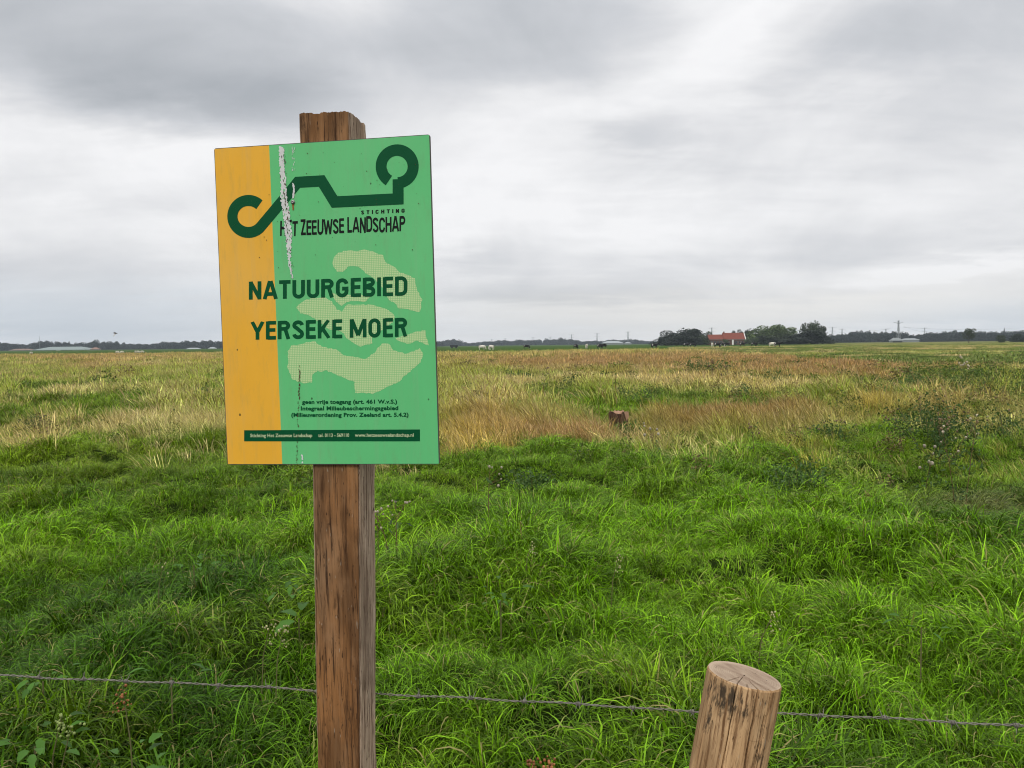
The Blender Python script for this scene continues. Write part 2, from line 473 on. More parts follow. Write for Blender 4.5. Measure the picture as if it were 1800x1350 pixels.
GOLD = [(830, 765, 80, 45, 1.0), (50, 745, 90, 30, .5), (1400, 780, 50, 25, .8), (1530, 705, 50, 16, .5)]

def far_limit(u):      # how far out the rough meadow reaches
    return np.interp(u, [-300, 400, 700, 800, 1150, 1250, 1330, 1420, 1600, 1800, 2100], [210, 200, 170, 150, 165, 120, 90, 62, 48, 42, 36])

def sample(y0, y1, dens):
    wmax = .78 * y1 + 1.6
    n = int(dens * 2 * wmax * (y1 - y0))
    x = RNG.uniform(-wmax, wmax, n); y = RNG.uniform(y0, y1, n)
    k = np.abs(x) < .78 * y + 1.6
    return x[k], y[k]

green_m = [make_clump('grass_green', 66, .12, .118, .0039, .75, 2.3, 4, seed=100 + k, dryp=.03, hvar=.25) for k in range(6)]
green_m += [make_clump('grass_green', 66, .075, .172, .0040, .60, 3.1, 6, lean=(.6, 0), seed=120 + k, dryp=.04, hvar=.2) for k in range(5)]
green_m += [make_clump('grass_green', 26, .10, .085, .0085, .95, 1.6, 3, seed=140 + k, dryp=.02, hvar=.25) for k in range(1)]
greenC = proto_collection('green_tufts', green_m)
NG = len(green_m)
gfar_m = [make_clump('grass_green_far', 110, .33, .17, .0085, .7, 2.0, 4, seed=200 + k, dryp=.06, hvar=.25) for k in range(5)]
gfarC = proto_collection('green_far', gfar_m)
tan_m = [make_clump('grass_dry', 34, .14, .30, .0030, .30, .8, 5, lean=(-.9, -.1), seed=300 + k, dryp=.3, seedhead=.5, hvar=.2) for k in range(5)]
tan_m += [make_clump('grass_dry', 46, .15, .20, .0042, .50, 1.7, 4, lean=(-.7, 0), seed=320 + k, dryp=.25, seedhead=.1, hvar=.25) for k in range(4)]
tanC = proto_collection('dry_tufts', tan_m)
tfar_m = [make_clump('grass_dry_far', 90, .40, .32, .0080, .40, 1.0, 4, lean=(-.8, 0), seed=400 + k, dryp=.25, seedhead=.5, hvar=.2) for k in range(5)]
tfarC = proto_collection('dry_far', tfar_m)
tvf_m = [make_clump('grass_dry_horizon', 120, 1.2, .42, .026, .45, .9, 3, lean=(-.6, 0), seed=500 + k, dryp=.2, seedhead=.5, hvar=.15) for k in range(4)]
tvfC = proto_collection('dry_horizon', tvf_m)
gvf_m = [make_clump('grass_green_horizon', 110, 1.0, .25, .030, .6, 1.5, 3, seed=540 + k, dryp=.05, hvar=.15) for k in range(4)]
gvfC = proto_collection('green_horizon', gvf_m)
def leaf_tuft(name, n, rad, h, size, seed):
    rg = np.random.default_rng(seed); a = rg.uniform(0, 6.283, n); r = rad * np.sqrt(rg.random(n)); zt = rg.random(n) ** .7 * h * (1 - .5 * (r / rad) ** 2)
    p = np.stack([r * np.cos(a), r * np.sin(a), zt], 1)
    d = rg.normal(size=(n, 3)); d[:, 2] = np.abs(d[:, 2]) * .6; d /= np.linalg.norm(d, axis=1)[:, None]
    b = np.cross(d, rg.normal(size=(n, 3))); b /= np.linalg.norm(b, axis=1)[:, None]
    sz = size * (.6 + .8 * rg.random((n, 1)))
    V = np.stack([p - d * sz, p + b * sz * .32, p + d * sz, p - b * sz * .32], 1).reshape(-1, 3)
    z0 = np.zeros(4 * n)
    return mesh_np(name, V, np.arange(4 * n).reshape(n, 4), [GRASS], False, attrs={'tone': ('FLOAT', np.repeat(rg.random(n), 4)), 'seed': ('FLOAT', z0), 'dry': ('FLOAT', z0)})
herb_m = [leaf_tuft('herb', 130, .14, .30, .022, 900 + k) for k in range(4)] + [leaf_tuft('herb_tall', 170, .20, .50, .022, 910 + k) for k in range(2)]
herbC = proto_collection('herb', herb_m)
herbf_m = [leaf_tuft('herb_far', 150, .55, .50, .055, 920 + k) for k in range(4)]
herbfC = proto_collection('herb_far', herbf_m)

def tint_green(x, y, u, v, n):
    a = fbm(x * .45, y * .45, 61, 4); b = fbm(x * 1.7, y * 1.7, 67, 3)
    lush = np.array([.168, .335, .009]); deep = np.array([.060, .150, .006]); yel = np.array([.270, .375, .020]); olive = np.array([.20, .26, .035])
    far = np.clip((v - 640) / 220, 0, 1)[:, None]
    k = np.clip((a - .38) * 3.2, 0, 1)[:, None]
    c = deep * (1 - k) + lush * k
    ky = np.clip((b - .52) * 3.0, 0, 1)[:, None] * (.35 + .65 * (1 - far))
    c = c * (1 - ky) + yel * ky
    mid = ((1 - far) * .45)
    c = c * (1 - mid) + olive * mid
    ol = np.exp(-((u - 1720) / 100) ** 2 - ((v - 835) / 35) ** 2)[:, None] * .8
    c = c * (1 - ol) + np.array([.17, .18, .065]) * ol
    lf = (np.exp(-((u - 150) / 300) ** 2 - ((v - 760) / 60) ** 2) * .45)[:, None]
    c = c * (1 - lf) + yel * lf
    c = c * (.80 + .4 * RNG.random((n, 1)))
    return c
def tint_tan(x, y, u, v, n):
    straw = np.array([.76, .64, .31]); yg = np.array([.40, .48, .09]); red = np.array([.54, .32, .17]); gold = np.array([.72, .53, .14])
    a = fbm(x * .35, y * .2, 71, 4)
    k = np.clip((a - .46) * 3.2, 0, 1)[:, None]
    c = yg * (1 - k) + straw * k
    r = redness(u, v, x, y)[:, None] * .85
    c = c * (1 - r) + red * r
    gq = np.zeros(n)
    for (pu, pv, ru, rv, w_) in GOLD: gq = gq + w_ * np.exp(-((u - pu) / ru) ** 2 - ((v - pv) / rv) ** 2)
    gq = np.clip(gq, 0, 1)[:, None]
    c = c * (1 - gq) + gold * gq
    return c * (.78 + .44 * RNG.random((n, 1)))
def c4(c): return np.concatenate([c, np.ones((len(c), 1))], 1)

def place(x, y, kind, coll, nproto, smul, name, label, cat, zfar=False, hvar=.35):
    n = len(x); z = ground_z(x, y)
    u, v = uv_of(x, y)
    dirn = fbm(x * .5, y * .5, 81, 2) * 2 * np.pi * 1.6
    if kind == 'tan':
        rz = RNG.normal(0, .55, n); tx = RNG.normal(0, .08, n); ty = RNG.normal(-.05, .10, n)
    else:
        rz = dirn + RNG.normal(0, 1.0, n); tx = RNG.normal(0, .16, n); ty = RNG.normal(0, .16, n)
    big = fbm(x * 1.1 + 7, y * 1.1, 91, 3)
    s = smul * (.65 + .75 * np.clip((big - .25) * 1.6, 0, 1)) * (1 + hvar * RNG.normal(0, .35, n))
    s = s * (.70 + .62 * np.clip((fbm(x * 1.35 + 31, y * 1.1, 97, 2) - .22) * 1.8, 0, 1)) if kind == 'green' else s
    s = np.clip(s, .50 * smul, 1.40 * smul)
    sz = s * (1 + .15 * RNG.normal(0, 1, n)).clip(.6, 1.5)
    tint = tint_green(x, y, u, v, n) if kind == 'green' else tint_tan(x, y, u, v, n)
    return scatter(name, np.stack([x, y, z], 1), np.stack([tx, ty, rz], 1), np.stack([s, s, sz], 1), RNG.integers(0, nproto, n), c4(tint), coll, label, cat)

STUB = at_ground(1087, 757)
def split(y0, y1, dens, dens_t=None):
    x, y = sample(y0, y1, dens)
    kk = ~((np.abs(x - STUB.x + .2 * (STUB.y - y) * 0) < .30) & (y > STUB.y - 2.0) & (y < STUB.y + .3)) | (RNG.random(len(x)) < .03)
    x, y = x[kk], y[kk]
    u, v, Tn = fields(x, y)
    isT = RNG.random(len(x)) < np.clip((Tn - .5) * 1.05 + .5, 0, 1) * np.interp(v, [612, 640, 700, 800], [1, .95, .82, .75]) * np.clip(Tn * 6, 0, 1)
    lim = y < far_limit(u) * (1 + .12 * (fbm(x * .05, y * .0 + 2, 5, 3) - .5))
    gm = (~isT | (RNG.random(len(x)) < .35)) & lim
    return (x[gm], y[gm]), (x[isT & lim], y[isT & lim])

(gx, gy), (tx_, ty_) = split(1.9, 8, 290)
hol = fbm(gx * .95 + 20, gy * .95, 45, 3)
keep = RNG.random(len(gx)) < np.clip((hol - .35) * 7, .50, 1)
gx, gy = gx[keep], gy[keep]
(gx2, gy2), (tx2, ty2) = split(8, 17, 150)
hol = fbm(gx2 * .8 + 20, gy2 * .6, 45, 3)
keep = RNG.random(len(gx2)) < np.clip((hol - .35) * 7, .50, 1)
gx2, gy2 = gx2[keep], gy2[keep]
place(np.r_[gx, gx2], np.r_[gy, gy2], 'green', greenC, NG, 1.0, 'grass', 'lush green grass tufts filling the near meadow behind the wire', 'grass')
(gx, gy), (tx3, ty3) = split(17, 34, 26)
place(np.r_[tx_, tx2, tx3], np.r_[ty_, ty2, ty3], 'tan', tanC, len(tan_m), .95, 'dry_grass', 'straw coloured seeding grass patches in the middle of the meadow', 'dry grass')
place(gx, gy, 'green', gfarC, len(gfar_m), .95, 'grass', 'green grass between the dry patches in the middle distance', 'grass')
(gx, gy), (tx_, ty_) = split(34, 75, 9)
place(gx, gy, 'green', gfarC, len(gfar_m), 1.3, 'grass', 'green grass streaks in the further half of the meadow', 'grass')
(gxa, gya), (txb, tyb) = split(17, 34, 9)
place(np.r_[txb, tx_], np.r_[tyb, ty_], 'tan', tfarC, len(tfar_m), 1.05, 'dry_grass', 'tan and rusty seeding grass beyond the middle of the meadow', 'dry grass', hvar=.2)
(gx, gy), (tx_, ty_) = split(75, 215, .75)
place(gx, gy, 'green', gvfC, len(gvf_m), 1.0, 'grass', 'green grass near the far edge of the rough meadow', 'grass')
place(tx_, ty_, 'tan', tvfC, len(tvf_m), 1.0, 'dry_grass', 'reddish brown dry grass along the far edge of the rough meadow', 'dry grass', hvar=.15)
x, y = sample(36, 330, .30)
u, v = uv_of(x, y)
k_ = (y > far_limit(u)) & (u > 1180)
x, y, u, v = x[k_], y[k_], u[k_], v[k_]
strip = fbm(x * .012 + 4, y * .055, 140, 3) + (fbm(x * .2, y * .2, 141, 2) - .5) * .3
colr = np.array([[.10, .17, .035], [.45, .42, .14], [.20, .26, .05], [.52, .40, .20], [.16, .22, .05]])
ci_ = np.clip(((strip - .33) / .36 * 4.99).astype(int), 0, 4)
tint = colr[ci_] * (.75 + .5 * RNG.random((len(x), 1)))
n_ = len(x); sc_ = RNG.uniform(.6, 1.1, n_)
scatter('pasture_grass', np.stack([x, y, ground_z(x, y)], 1), np.stack([np.zeros(n_), np.zeros(n_), RNG.uniform(0, 6, n_)], 1), np.stack([sc_ * 1.6, sc_ * 1.2, sc_ * RNG.uniform(.5, 1.3, n_)], 1), RNG.integers(0, len(gvf_m), n_), c4(tint), gvfC, 'pale yellow and green strips of pasture before the right wood', 'grass')
def herbs(y0, y1, dens, coll, n_p, sc, label):
    x, y = sample(y0, y1, dens); u, v = uv_of(x, y)
    R = np.interp(u, [0, 400, 800, 1200, 1400, 1500, 1900], [.14, .12, .24, .34, .46, .60, .72]) * np.interp(v, [612, 622, 640, 700, 780, 860, 920], [.35, .7, 1.0, 1.0, .80, .34, .14])
    cl = fbm(x * .33 + 40, y * .22, 151, 3) + .35 * (fbm(x * 1.6, y * 1.1, 152, 2) - .5)
    k = (RNG.random(len(x)) < np.clip((cl - .50 + .26 * R) * 7, 0, 1) * np.clip(R * 1.6 + .05, 0, 1)) & (y < far_limit(u) * 1.1) & ~((np.abs(x - STUB.x) < .45) & (y > STUB.y - 2.2) & (y < STUB.y + .2))
    x, y = x[k], y[k]; n = len(x)
    c = np.array([.050, .095, .014]) + RNG.random((n, 1)) * np.array([.11, .13, .02])
    br = RNG.random(n) < .22; c[br] = np.array([.20, .14, .07]) * (.6 + .6 * RNG.random((br.sum(), 1)))
    s_ = sc * RNG.uniform(.5, 1.25, n)
    scatter('wild_herbs', np.stack([x, y, ground_z(x, y)], 1), np.stack([RNG.normal(0, .1, n), RNG.normal(0, .1, n), RNG.uniform(0, 6, n)], 1), np.stack([s_, s_, s_ * RNG.uniform(.7, 1.2, n)], 1), RNG.integers(0, n_p, n), c4(c), coll, label, 'wild herbs')
herbs(5, 28, 7, herbC, len(herb_m), .9, 'dark leafy herbs and weeds mixed through the rough grass')
herbs(28, 120, 1.6, herbfC, len(herbf_m), .9, 'dark specks of weeds far out in the dry grass')
#@@PART2
# ================================================================== the sign
SC = Vector((-0.34620881, 1.49043093, 1.67819518))
SM = Matrix(((0.988744395, 0.148926175, -0.0143358446), (-0.148950810, 0.988844386, -0.000660279646), (0.0140775865, 0.00278818345, 0.999897018)))
PW, PH, PT = 0.418, 0.600, 0.005
sign = empty('information_sign'); sign.matrix_world = Matrix.Translation(SC) @ SM.to_4x4()
tag(sign, 'orange and green nature reserve sign board screwed to a square brown wooden post', 'sign')
TH = np.array([[376, 261], [756, 236], [772, 816], [400, 817.]])
_src = TH; _dst = np.array([[-PW / 2, PH / 2], [PW / 2, PH / 2], [PW / 2, -PH / 2], [-PW / 2, -PH / 2]])
A_ = []; B_ = []
for (x, y), (X, Y) in zip(_src, _dst):
    A_.append([x, y, 1, 0, 0, 0, -X * x, -X * y]); B_.append(X)
    A_.append([0, 0, 0, x, y, 1, -Y * x, -Y * y]); B_.append(Y)
_h = np.append(np.linalg.solve(np.array(A_), np.array(B_)), 1).reshape(3, 3)
def S2(x, y):
    q = _h @ np.array([x, y, 1.0]); return (q[0] / q[2], q[1] / q[2])
def z1(x, y): return S2(360 + x / 4.186, 180 + y / 4.186)
def z2(x, y): return S2(360 + x / 3.214, 420 + y / 3.214)
def z3(x, y): return S2(420 + x / 5, 680 + y / 5)

def print_mat(name, colr, var=.09, rough=.38, dirt=True):
    mt, q = mat_new(name)
    ob = q.n('ShaderNodeTexCoord').outputs['Object']
    a = q.noise(q.mapping(ob, (1, 1, .5)), 9, 6, .65)
    k = q.m('ADD', q.m('MULTIPLY', a, 2 * var), 1 - var)
    c = q.n('ShaderNodeVectorMath', operation='SCALE', ins={0: colr}); q.set(c.inputs['Scale'], k); c = c.outputs[0]
    if dirt:
        film = q.ramp(q.noise(q.mapping(ob, (14, 1, 3)), 5, 6, .7), [(.52, 0), (.75, .22)])
        c = q.mix(film, c, (.20, .22, .12))
        strk = q.ramp(q.noise(q.mapping(ob, (60, 1, 2.2), (3, 0, 1)), 1, 5, .7), [(.52, 0), (.78, .16)])
        c = q.mix(strk, c, (.34, .36, .27))
        fade = q.noise(q.mapping(ob, (3, 1, 3), (9, 0, 4)), 1, 3, .5)
        c = q.mix(q.ramp(fade, [(.45, 0), (.75, .10)]), c, (.62, .66, .48))
        vo = q.n('ShaderNodeTexVoronoi', ins={'Vector': q.mapping(ob, (1, .02, .8)), 'Scale': 62.0})
        rn = q.n('ShaderNodeSeparateColor', ins={0: vo.outputs['Color']})
        spot = q.m('MULTIPLY', q.m('LESS_THAN', vo.outputs['Distance'], q.m('MULTIPLY', rn.outputs[1], .13)), q.m('GREATER_THAN', rn.outputs[0], .90))
        c = q.mix(q.m('MULTIPLY', spot, .75), c, (.03, .04, .02))
    rg = q.m('ADD', q.m('MULTIPLY', a, .25), rough - .1)
    p = q.n('ShaderNodeBsdfPrincipled', ins={'Base Color': c, 'Roughness': rg, 'Specular IOR Level': .12})
    q.n('ShaderNodeOutputMaterial', ins={'Surface': p.outputs[0]})
    return mt
M_ORANGE = print_mat('orange_print', (.84, .44, .045))
M_GREEN = print_mat('light_green_print', (.130, .54, .205))
M_DARK = print_mat('dark_green_print', (.002, .080, .028), dirt=False)
M_BLACK = print_mat('black_print', (.010, .014, .012), dirt=False)
M_PALE = print_mat('pale_lettering', (.50, .60, .36), dirt=False)
M_EDGE = simple('board_core', (.09, .085, .075), .7, .2, .2, 30)
mt, q = mat_new('halftone_print')
ob = q.n('ShaderNodeTexCoord').outputs['Object']; sp = q.n('ShaderNodeSeparateXYZ', ins={0: ob})
gxn = q.m('ABSOLUTE', q.m('SINE', q.m('MULTIPLY', sp.outputs[0], math.pi / .0034)))
gzn = q.m('ABSOLUTE', q.m('SINE', q.m('MULTIPLY', sp.outputs[2], math.pi / .0034)))
gr = q.m('MINIMUM', gxn, gzn)
fac = q.ramp(gr, [(.25, 0), (.50, 1)])
c = q.mix(fac, (.24, .56, .22), (.54, .68, .34))
p = q.n('ShaderNodeBsdfPrincipled', ins={'Base Color': c, 'Roughness': .38, 'Specular IOR Level': .35})
q.n('ShaderNodeOutputMaterial', ins={'Surface': p.outputs[0]}); M_HALF = mt

# board: four slightly rounded corners, 5 mm thick, printed face at y = 0
bm = MB()
def board_outline(r=.004, n=4):
    pts = []
    for cx, cz, a0 in ((PW / 2 - r, PH / 2 - r, 0), (-PW / 2 + r, PH / 2 - r, 90), (-PW / 2 + r, -PH / 2 + r, 180), (PW / 2 - r, -PH / 2 + r, 270)):
        for k in range(n + 1):
            a = R_(a0 + 90 * k / n); pts.append((cx + r * math.cos(a), cz + r * math.sin(a)))
    return pts
bo = board_outline()
n_ = len(bo)
bm.add([(x, 0, z) for x, z in bo] + [(x, PT, z) for x, z in bo],
       [tuple(range(n_ - 1, -1, -1))[::-1], tuple(range(n_, 2 * n_))[::-1]] + [(k, (k + 1) % n_, n_ + (k + 1) % n_, n_ + k) for k in range(n_)])
panel = bm.build('panel', M_EDGE, sign)
LIFT = [0.0]
def flat_obj(name, polys, mat, lift, parent=None, step=0.0):
    """polys: list of lists of (x, z) in board space; triangulated flat print"""
    b = bmesh.new(); k = 0
    for P in polys:
        vs = [b.verts.new((x, -lift - step * (k % 7), z)) for x, z in P]; k += 1
        try: b.faces.new(vs)
        except ValueError: pass
    bmesh.ops.recalc_face_normals(b, faces=b.faces)
    for f in b.faces:
        if f.normal.y > 0: f.normal_flip()
    bmesh.ops.triangulate(b, faces=b.faces, ngon_method='EAR_CLIP')
    me = bpy.data.meshes.new(name); b.to_mesh(me); b.free(); me.materials.append(mat)
    return link(name, me, parent or panel)
e = .0012
xb_t = S2(473, 254)[0]; xb_b = S2(496.5, 817)[0]
flat_obj('orange_field', [[(-PW / 2 + e, PH / 2 - e), (xb_t, PH / 2 - e), (xb_b, -PH / 2 + e), (-PW / 2 + e, -PH / 2 + e)]], M_ORANGE, .0003)
flat_obj('green_field', [[(xb_t, PH / 2 - e), (PW / 2 - e, PH / 2 - e), (PW / 2 - e, -PH / 2 + e), (xb_b, -PH / 2 + e)]], M_GREEN, .0003)
# thick polyline as a list of flat quads with mitred joints
def thick(path, wd, closed=False):
    P = []
    for p in path:
        p = np.array(p, float)
        if not P or np.linalg.norm(p - P[-1]) > 1e-5: P.append(p)
    n = len(P); Lp = []; Rp = []
    for i in range(n):
        a = P[i] - P[i - 1] if (i > 0 or closed) else P[1] - P[0]
        b = P[(i + 1) % n] - P[i] if (i < n - 1 or closed) else P[-1] - P[-2]
        a /= np.linalg.norm(a); b /= np.linalg.norm(b)
        na = np.array([-a[1], a[0]]); nb = np.array([-b[1], b[0]])
        mm = na + nb; mm /= np.linalg.norm(mm) + 1e-9
        kk = 1 / max(mm @ na, .45)
        Lp.append(P[i] + mm * kk * wd / 2); Rp.append(P[i] - mm * kk * wd / 2)
    out = []
    rng_ = range(n if closed else n - 1)
    for i in rng_:
        j = (i + 1) % n; out.append([Lp[i], Lp[j], Rp[j], Rp[i]])
    return out
def arc(cx, cy, rx, ry, a0, a1, n=18):
    return [(cx + rx * math.cos(R_(a0 + (a1 - a0) * k / n)), cy + ry * math.sin(R_(a0 + (a1 - a0) * k / n))) for k in range(n + 1)]
# islands in halftone
ISL = [[(722, 140), (730, 105), (760, 80), (800, 66), (850, 72), (900, 62), (960, 75), (1005, 95), (1030, 140), (1075, 160), (1105, 190), (1150, 205), (1190, 225), (1195, 275), (1215, 320), (1230, 345), (1215, 415), (1150, 400), (1100, 395), (1075, 365), (1040, 345), (1020, 300), (985, 250), (945, 215), (910, 195), (880, 165), (850, 152), (810, 160), (780, 185), (745, 185)],
       [(700, 300), (760, 322), (850, 310), (935, 325), (910, 358), (850, 350), (800, 358), (772, 380), (745, 355), (715, 325)],
       [(520, 390), (550, 355), (600, 335), (680, 335), (720, 355), (750, 400), (775, 410), (800, 375), (870, 370), (950, 375), (1040, 405), (1075, 440), (1060, 470), (1000, 520), (950, 545), (945, 590), (880, 610), (840, 590), (800, 560), (770, 520), (700, 510), (660, 480), (600, 440), (540, 420)],
       [(1075, 565), (1150, 540), (1200, 525), (1245, 515), (1262, 600), (1230, 590), (1200, 575), (1150, 595), (1100, 580)],
       [(470, 640), (490, 605), (560, 590), (620, 580), (660, 610), (740, 625), (790, 660), (850, 670), (910, 680), (960, 640), (1000, 590), (1040, 590), (1065, 630), (1130, 650), (1180, 635), (1215, 620), (1235, 650), (1215, 700), (1160, 750), (1090, 810), (1010, 850), (950, 875), (850, 870), (845, 810), (770, 780), (690, 745), (640, 750), (610, 765), (605, 810), (560, 820), (490, 790), (470, 730)]]
def ragged(P, stepz=.0034):
    out = []
    for i in range(len(P)):
        a = np.array(P[i]); b = np.array(P[(i + 1) % len(P)]); L_ = np.linalg.norm(b - a)
        n = max(1, int(L_ / 12))
        for k in range(n):
            p = a + (b - a) * k / n
            out.append(z2(p[0] + random.uniform(-3.5, 3.5), p[1] + random.uniform(-3.5, 3.5)))
    return out
flat_obj('province_map', [ragged(P) for P in ISL], M_HALF, .00045)
# emblem: hook, hill line and ring
EC = [z1(*p) for p in ([] )]
def to_uv(path): return [z1(*p) for p in path]
sw = 79 / 4.186 * (PW / 384)       # stroke width on the board
ringL = arc(322, 841, 118, 118, -49, -311, 34)      # image y runs down: negative angles go up
hook = ringL[::-1]
hook = [(322 + 118 * math.cos(R_(a)), 841 + 118 * math.sin(R_(a))) for a in np.linspace(-47, -319, 36)]
hook += [(500, 812), (600, 693), (684, 589), (861, 579), (956, 734), (1424, 711), (1424, 566)]
ring = [(1417 + 118 * math.cos(R_(a)), 472 + 121 * math.sin(R_(a))) for a in np.linspace(121, 121 + 326, 40)]
flat_obj('emblem', thick(to_uv(hook), sw) + thick(to_uv(ring), sw), M_DARK, .0006, step=.00002)
# lettering ---------------------------------------------------------
def glyphs(s):
    """strokes in a box of height 1; s = stem; returns {char: (width, [paths])}"""
    h = s / 2; G = {}
    def rr(x0, y0, x1, y1, r=.22):
        r = min(r, (x1 - x0) / 2 - .001, (y1 - y0) / 2 - .001)
        return arc(x1 - r, y1 - r, r, r, 0, 90, 6) + arc(x0 + r, y1 - r, r, r, 90, 180, 6) + arc(x0 + r, y0 + r, r, r, 180, 270, 6) + arc(x1 - r, y0 + r, r, r, 270, 360, 6)
    W = .66
    G['I'] = (s, [[(h, 0), (h, 1)]])
    G['N'] = (W, [[(h, 0), (h, 1)], [(W - h, 0), (W - h, 1)], [(h * .9, 1 - h * .3), (W - h * .9, h * .3)]])
    G['A'] = (W + .08, [[(h * .7, 0), (W / 2 + .04 - h * .25, 1)], [(W + .08 - h * .7, 0), (W / 2 + .04 + h * .25, 1)], [(.17, .28), (W - .09, .28)]])
    G['T'] = (.60, [[(0, 1 - h * .85), (.60, 1 - h * .85)], [(.30, 0), (.30, 1 - h)]])
    G['U'] = (W, [[(h, 1)] + [(h, .3)] + arc(W / 2, .3, W / 2 - h, .3 - h * .9, 180, 360, 10) + [(W - h, 1)]])
    bowl = arc(W - .30, .74, .30 - h, .26 - h * .85, 90, -90, 10)
    G['R'] = (W + .02, [[(h, 0), (h, 1)], [(h, 1 - h * .85)] + bowl + [(h, .48 + h * .85)], [(W - .27, .48 + h), (W - h * .9, 0)]])
    G['P'] = (W - .02, [[(h, 0), (h, 1)], [(h, 1 - h * .85)] + arc(W - .32, .72, .30 - h, .28 - h * .85, 90, -90, 10) + [(h, .44 + h * .85)]])
    G['B'] = (W, [[(h, 0), (h, 1)], [(h, 1 - h * .85)] + arc(W - .30, .76, .28 - h, .24 - h * .85, 90, -90, 9) + [(h, .52)], [(h, .52)] + arc(W - .29, .27, .29 - h, .27 - h * .8, 90, -90, 9) + [(h, h * .85)]])
    G['D'] = (W, [[(h, 0), (h, 1)], [(h, 1 - h * .85)] + arc(W - .32, .68, .32 - h, .32 - h * .85, 90, 0, 7) + arc(W - .32, .32, .32 - h, .32 - h * .85, 0, -90, 7) + [(h, h * .85)]])
    G['E'] = (.54, [[(h, 0), (h, 1)], [(h, 1 - h * .85), (.54, 1 - h * .85)], [(h, .52), (.51, .52)], [(h, h * .85), (.54, h * .85)]])
    G['L'] = (.50, [[(h, 0), (h, 1)], [(h, h * .85), (.50, h * .85)]])
    G['H'] = (W, [[(h, 0), (h, 1)], [(W - h, 0), (W - h, 1)], [(h, .52), (W - h, .52)]])
    G['G'] = (W + .02, [arc(W / 2, 1 - .32, W / 2 - h, .32 - h * .85, 8, 180, 12) + arc(W / 2, .32, W / 2 - h, .32 - h * .85, 180, 360, 12) + [(W - h, .48)], [(W / 2, .46), (W, .46)]])
    G['C'] = (W, [arc(W / 2, 1 - .32, W / 2 - h, .32 - h * .85, 0, 180, 12) + arc(W / 2, .32, W / 2 - h, .32 - h * .85, 180, 360, 12)])
    G['O'] = (W + .02, [arc(W / 2, 1 - .32, W / 2 - h, .32 - h * .85, 0, 180, 12) + arc(W / 2, .32, W / 2 - h, .32 - h * .85, 180, 360, 12) + [(W - h, .68)]])
    G['S'] = (.62, [arc(.31, .74, .31 - h, .26 - h * .85, 5, 180, 9) + arc(.31, .74, .31 - h, .22 - h * .8, 180, 240, 4) + arc(.31, .27, .31 - h, .23 - h * .5, 55, 0, 4) + arc(.31, .26, .31 - h, .26 - h * .85, 0, -178, 9)])
    G['Y'] = (.70, [[(h * .7, 1), (.35, .42), (.35, 0)], [(.70 - h * .7, 1), (.35, .42)]])
    G['K'] = (W + .02, [[(h, 0), (h, 1)], [(h * 1.2, .36), (W - h * .8, 1)], [(.27, .52), (W - h * .6, 0)]])
    G['M'] = (.90, [[(h, 0), (h, 1)], [(.90 - h, 0), (.90 - h, 1)], [(h * 1.1, 1), (.45, .12)], [(.90 - h * 1.1, 1), (.45, .12)]])
    G['W'] = (.95, [[(h * .6, 1), (.25, .02)], [(.25, .02), (.475, .92)], [(.475, .92), (.70, .02)], [(.70, .02), (.95 - h * .6, 1)]])
    G['Z'] = (.56, [[(0, 1 - h * .8), (.54, 1 - h * .8)], [(.44, 1 - h), (.12, h)], [(.02, h * .8), (.56, h * .8)]])
    return G
def bilq(Q, u, v):
    """Q: TL TR BR BL in photo pixels; u right, v up"""
    tl, tr, br, bl = [np.array(a, float) for a in Q]
    p = (bl * (1 - u) + br * u) * (1 - v) + (tl * (1 - u) + tr * u) * v
    return S2(p[0], p[1])
def clipends(P): return P
def stroke_text(name, txt, Q, stem, gap, sx, mat, jit=0.0, space=.32, lift=.00065):
    G = glyphs(stem); adv = 0; byl = []
    rg = random.Random(5)
    for i, ch in enumerate(txt):
        if ch == ' ': adv += space; continue
        wd, paths = G[ch]
        jy = rg.uniform(-jit, jit); js = 1 + rg.uniform(-jit, jit); sl = rg.uniform(-jit, jit) * .8
        polys = []; byl.append((ch, polys))
        for P in paths:
            for qd in thick(P, stem):
                polys.append([(adv + x + sl * y, min(max(y, -.02), 1.02) * js + jy) for x, y in qd])
        adv += wd + gap
    tot = adv - gap
    # keep the strokes of one letter from meeting in the same plane
    for ch_, PP in byl:
        flat_obj(name, [[bilq(Q, x / tot, y) for x, y in P] for P in PP], mat, lift, step=.00002)
stroke_text('letter', 'NATUURGEBIED', [(437.8, 495.6), (716.4, 486.3), (716.4, 519.6), (437.8, 527.3)], .20, .10, 1, M_DARK)
stroke_text('letter', 'YERSEKE MOER', [(441.5, 566.2), (716.4, 559), (716.4, 592), (441.5, 597.8)], .20, .10, 1, M_DARK, space=.30)
stroke_text('letter', 'HET ZEEUWSE LANDSCHAP', [(492.6, 389.5), (712.6, 379.5), (712.6, 406), (492.6, 415.5)], .175, .06, 1, M_BLACK, jit=.045, space=.30)
stroke_text('letter', 'STICHTING', [(635, 370.5), (711.8, 367), (711.8, 373.8), (635, 377.2)], .24, .5, 1, M_BLACK)
DG = None
def font_text(name, txt, Q, mat, bold=.034, lift=.0008):
    cu = bpy.data.curves.new('t', 'FONT'); cu.body = txt; cu.offset = bold; cu.resolution_u = 3; cu.space_character = 1.04
    o = bpy.data.objects.new('t', cu); COL.objects.link(o)
    dg = bpy.context.evaluated_depsgraph_get(); ev = o.evaluated_get(dg); me = bpy.data.meshes.new_from_object(ev)
    bpy.data.objects.remove(o); 
    x0 = min(v.co.x for v in me.vertices); x1 = max(v.co.x for v in me.vertices)
    cap = .729
    for v in me.vertices:
        X, Z = bilq(Q, (v.co.x - x0) / (x1 - x0), v.co.y / cap); v.co = (X, -lift, Z)
    me.materials.clear(); me.materials.append(mat); me.name = name
    return tag(link(name, me, panel), kind='stuff')
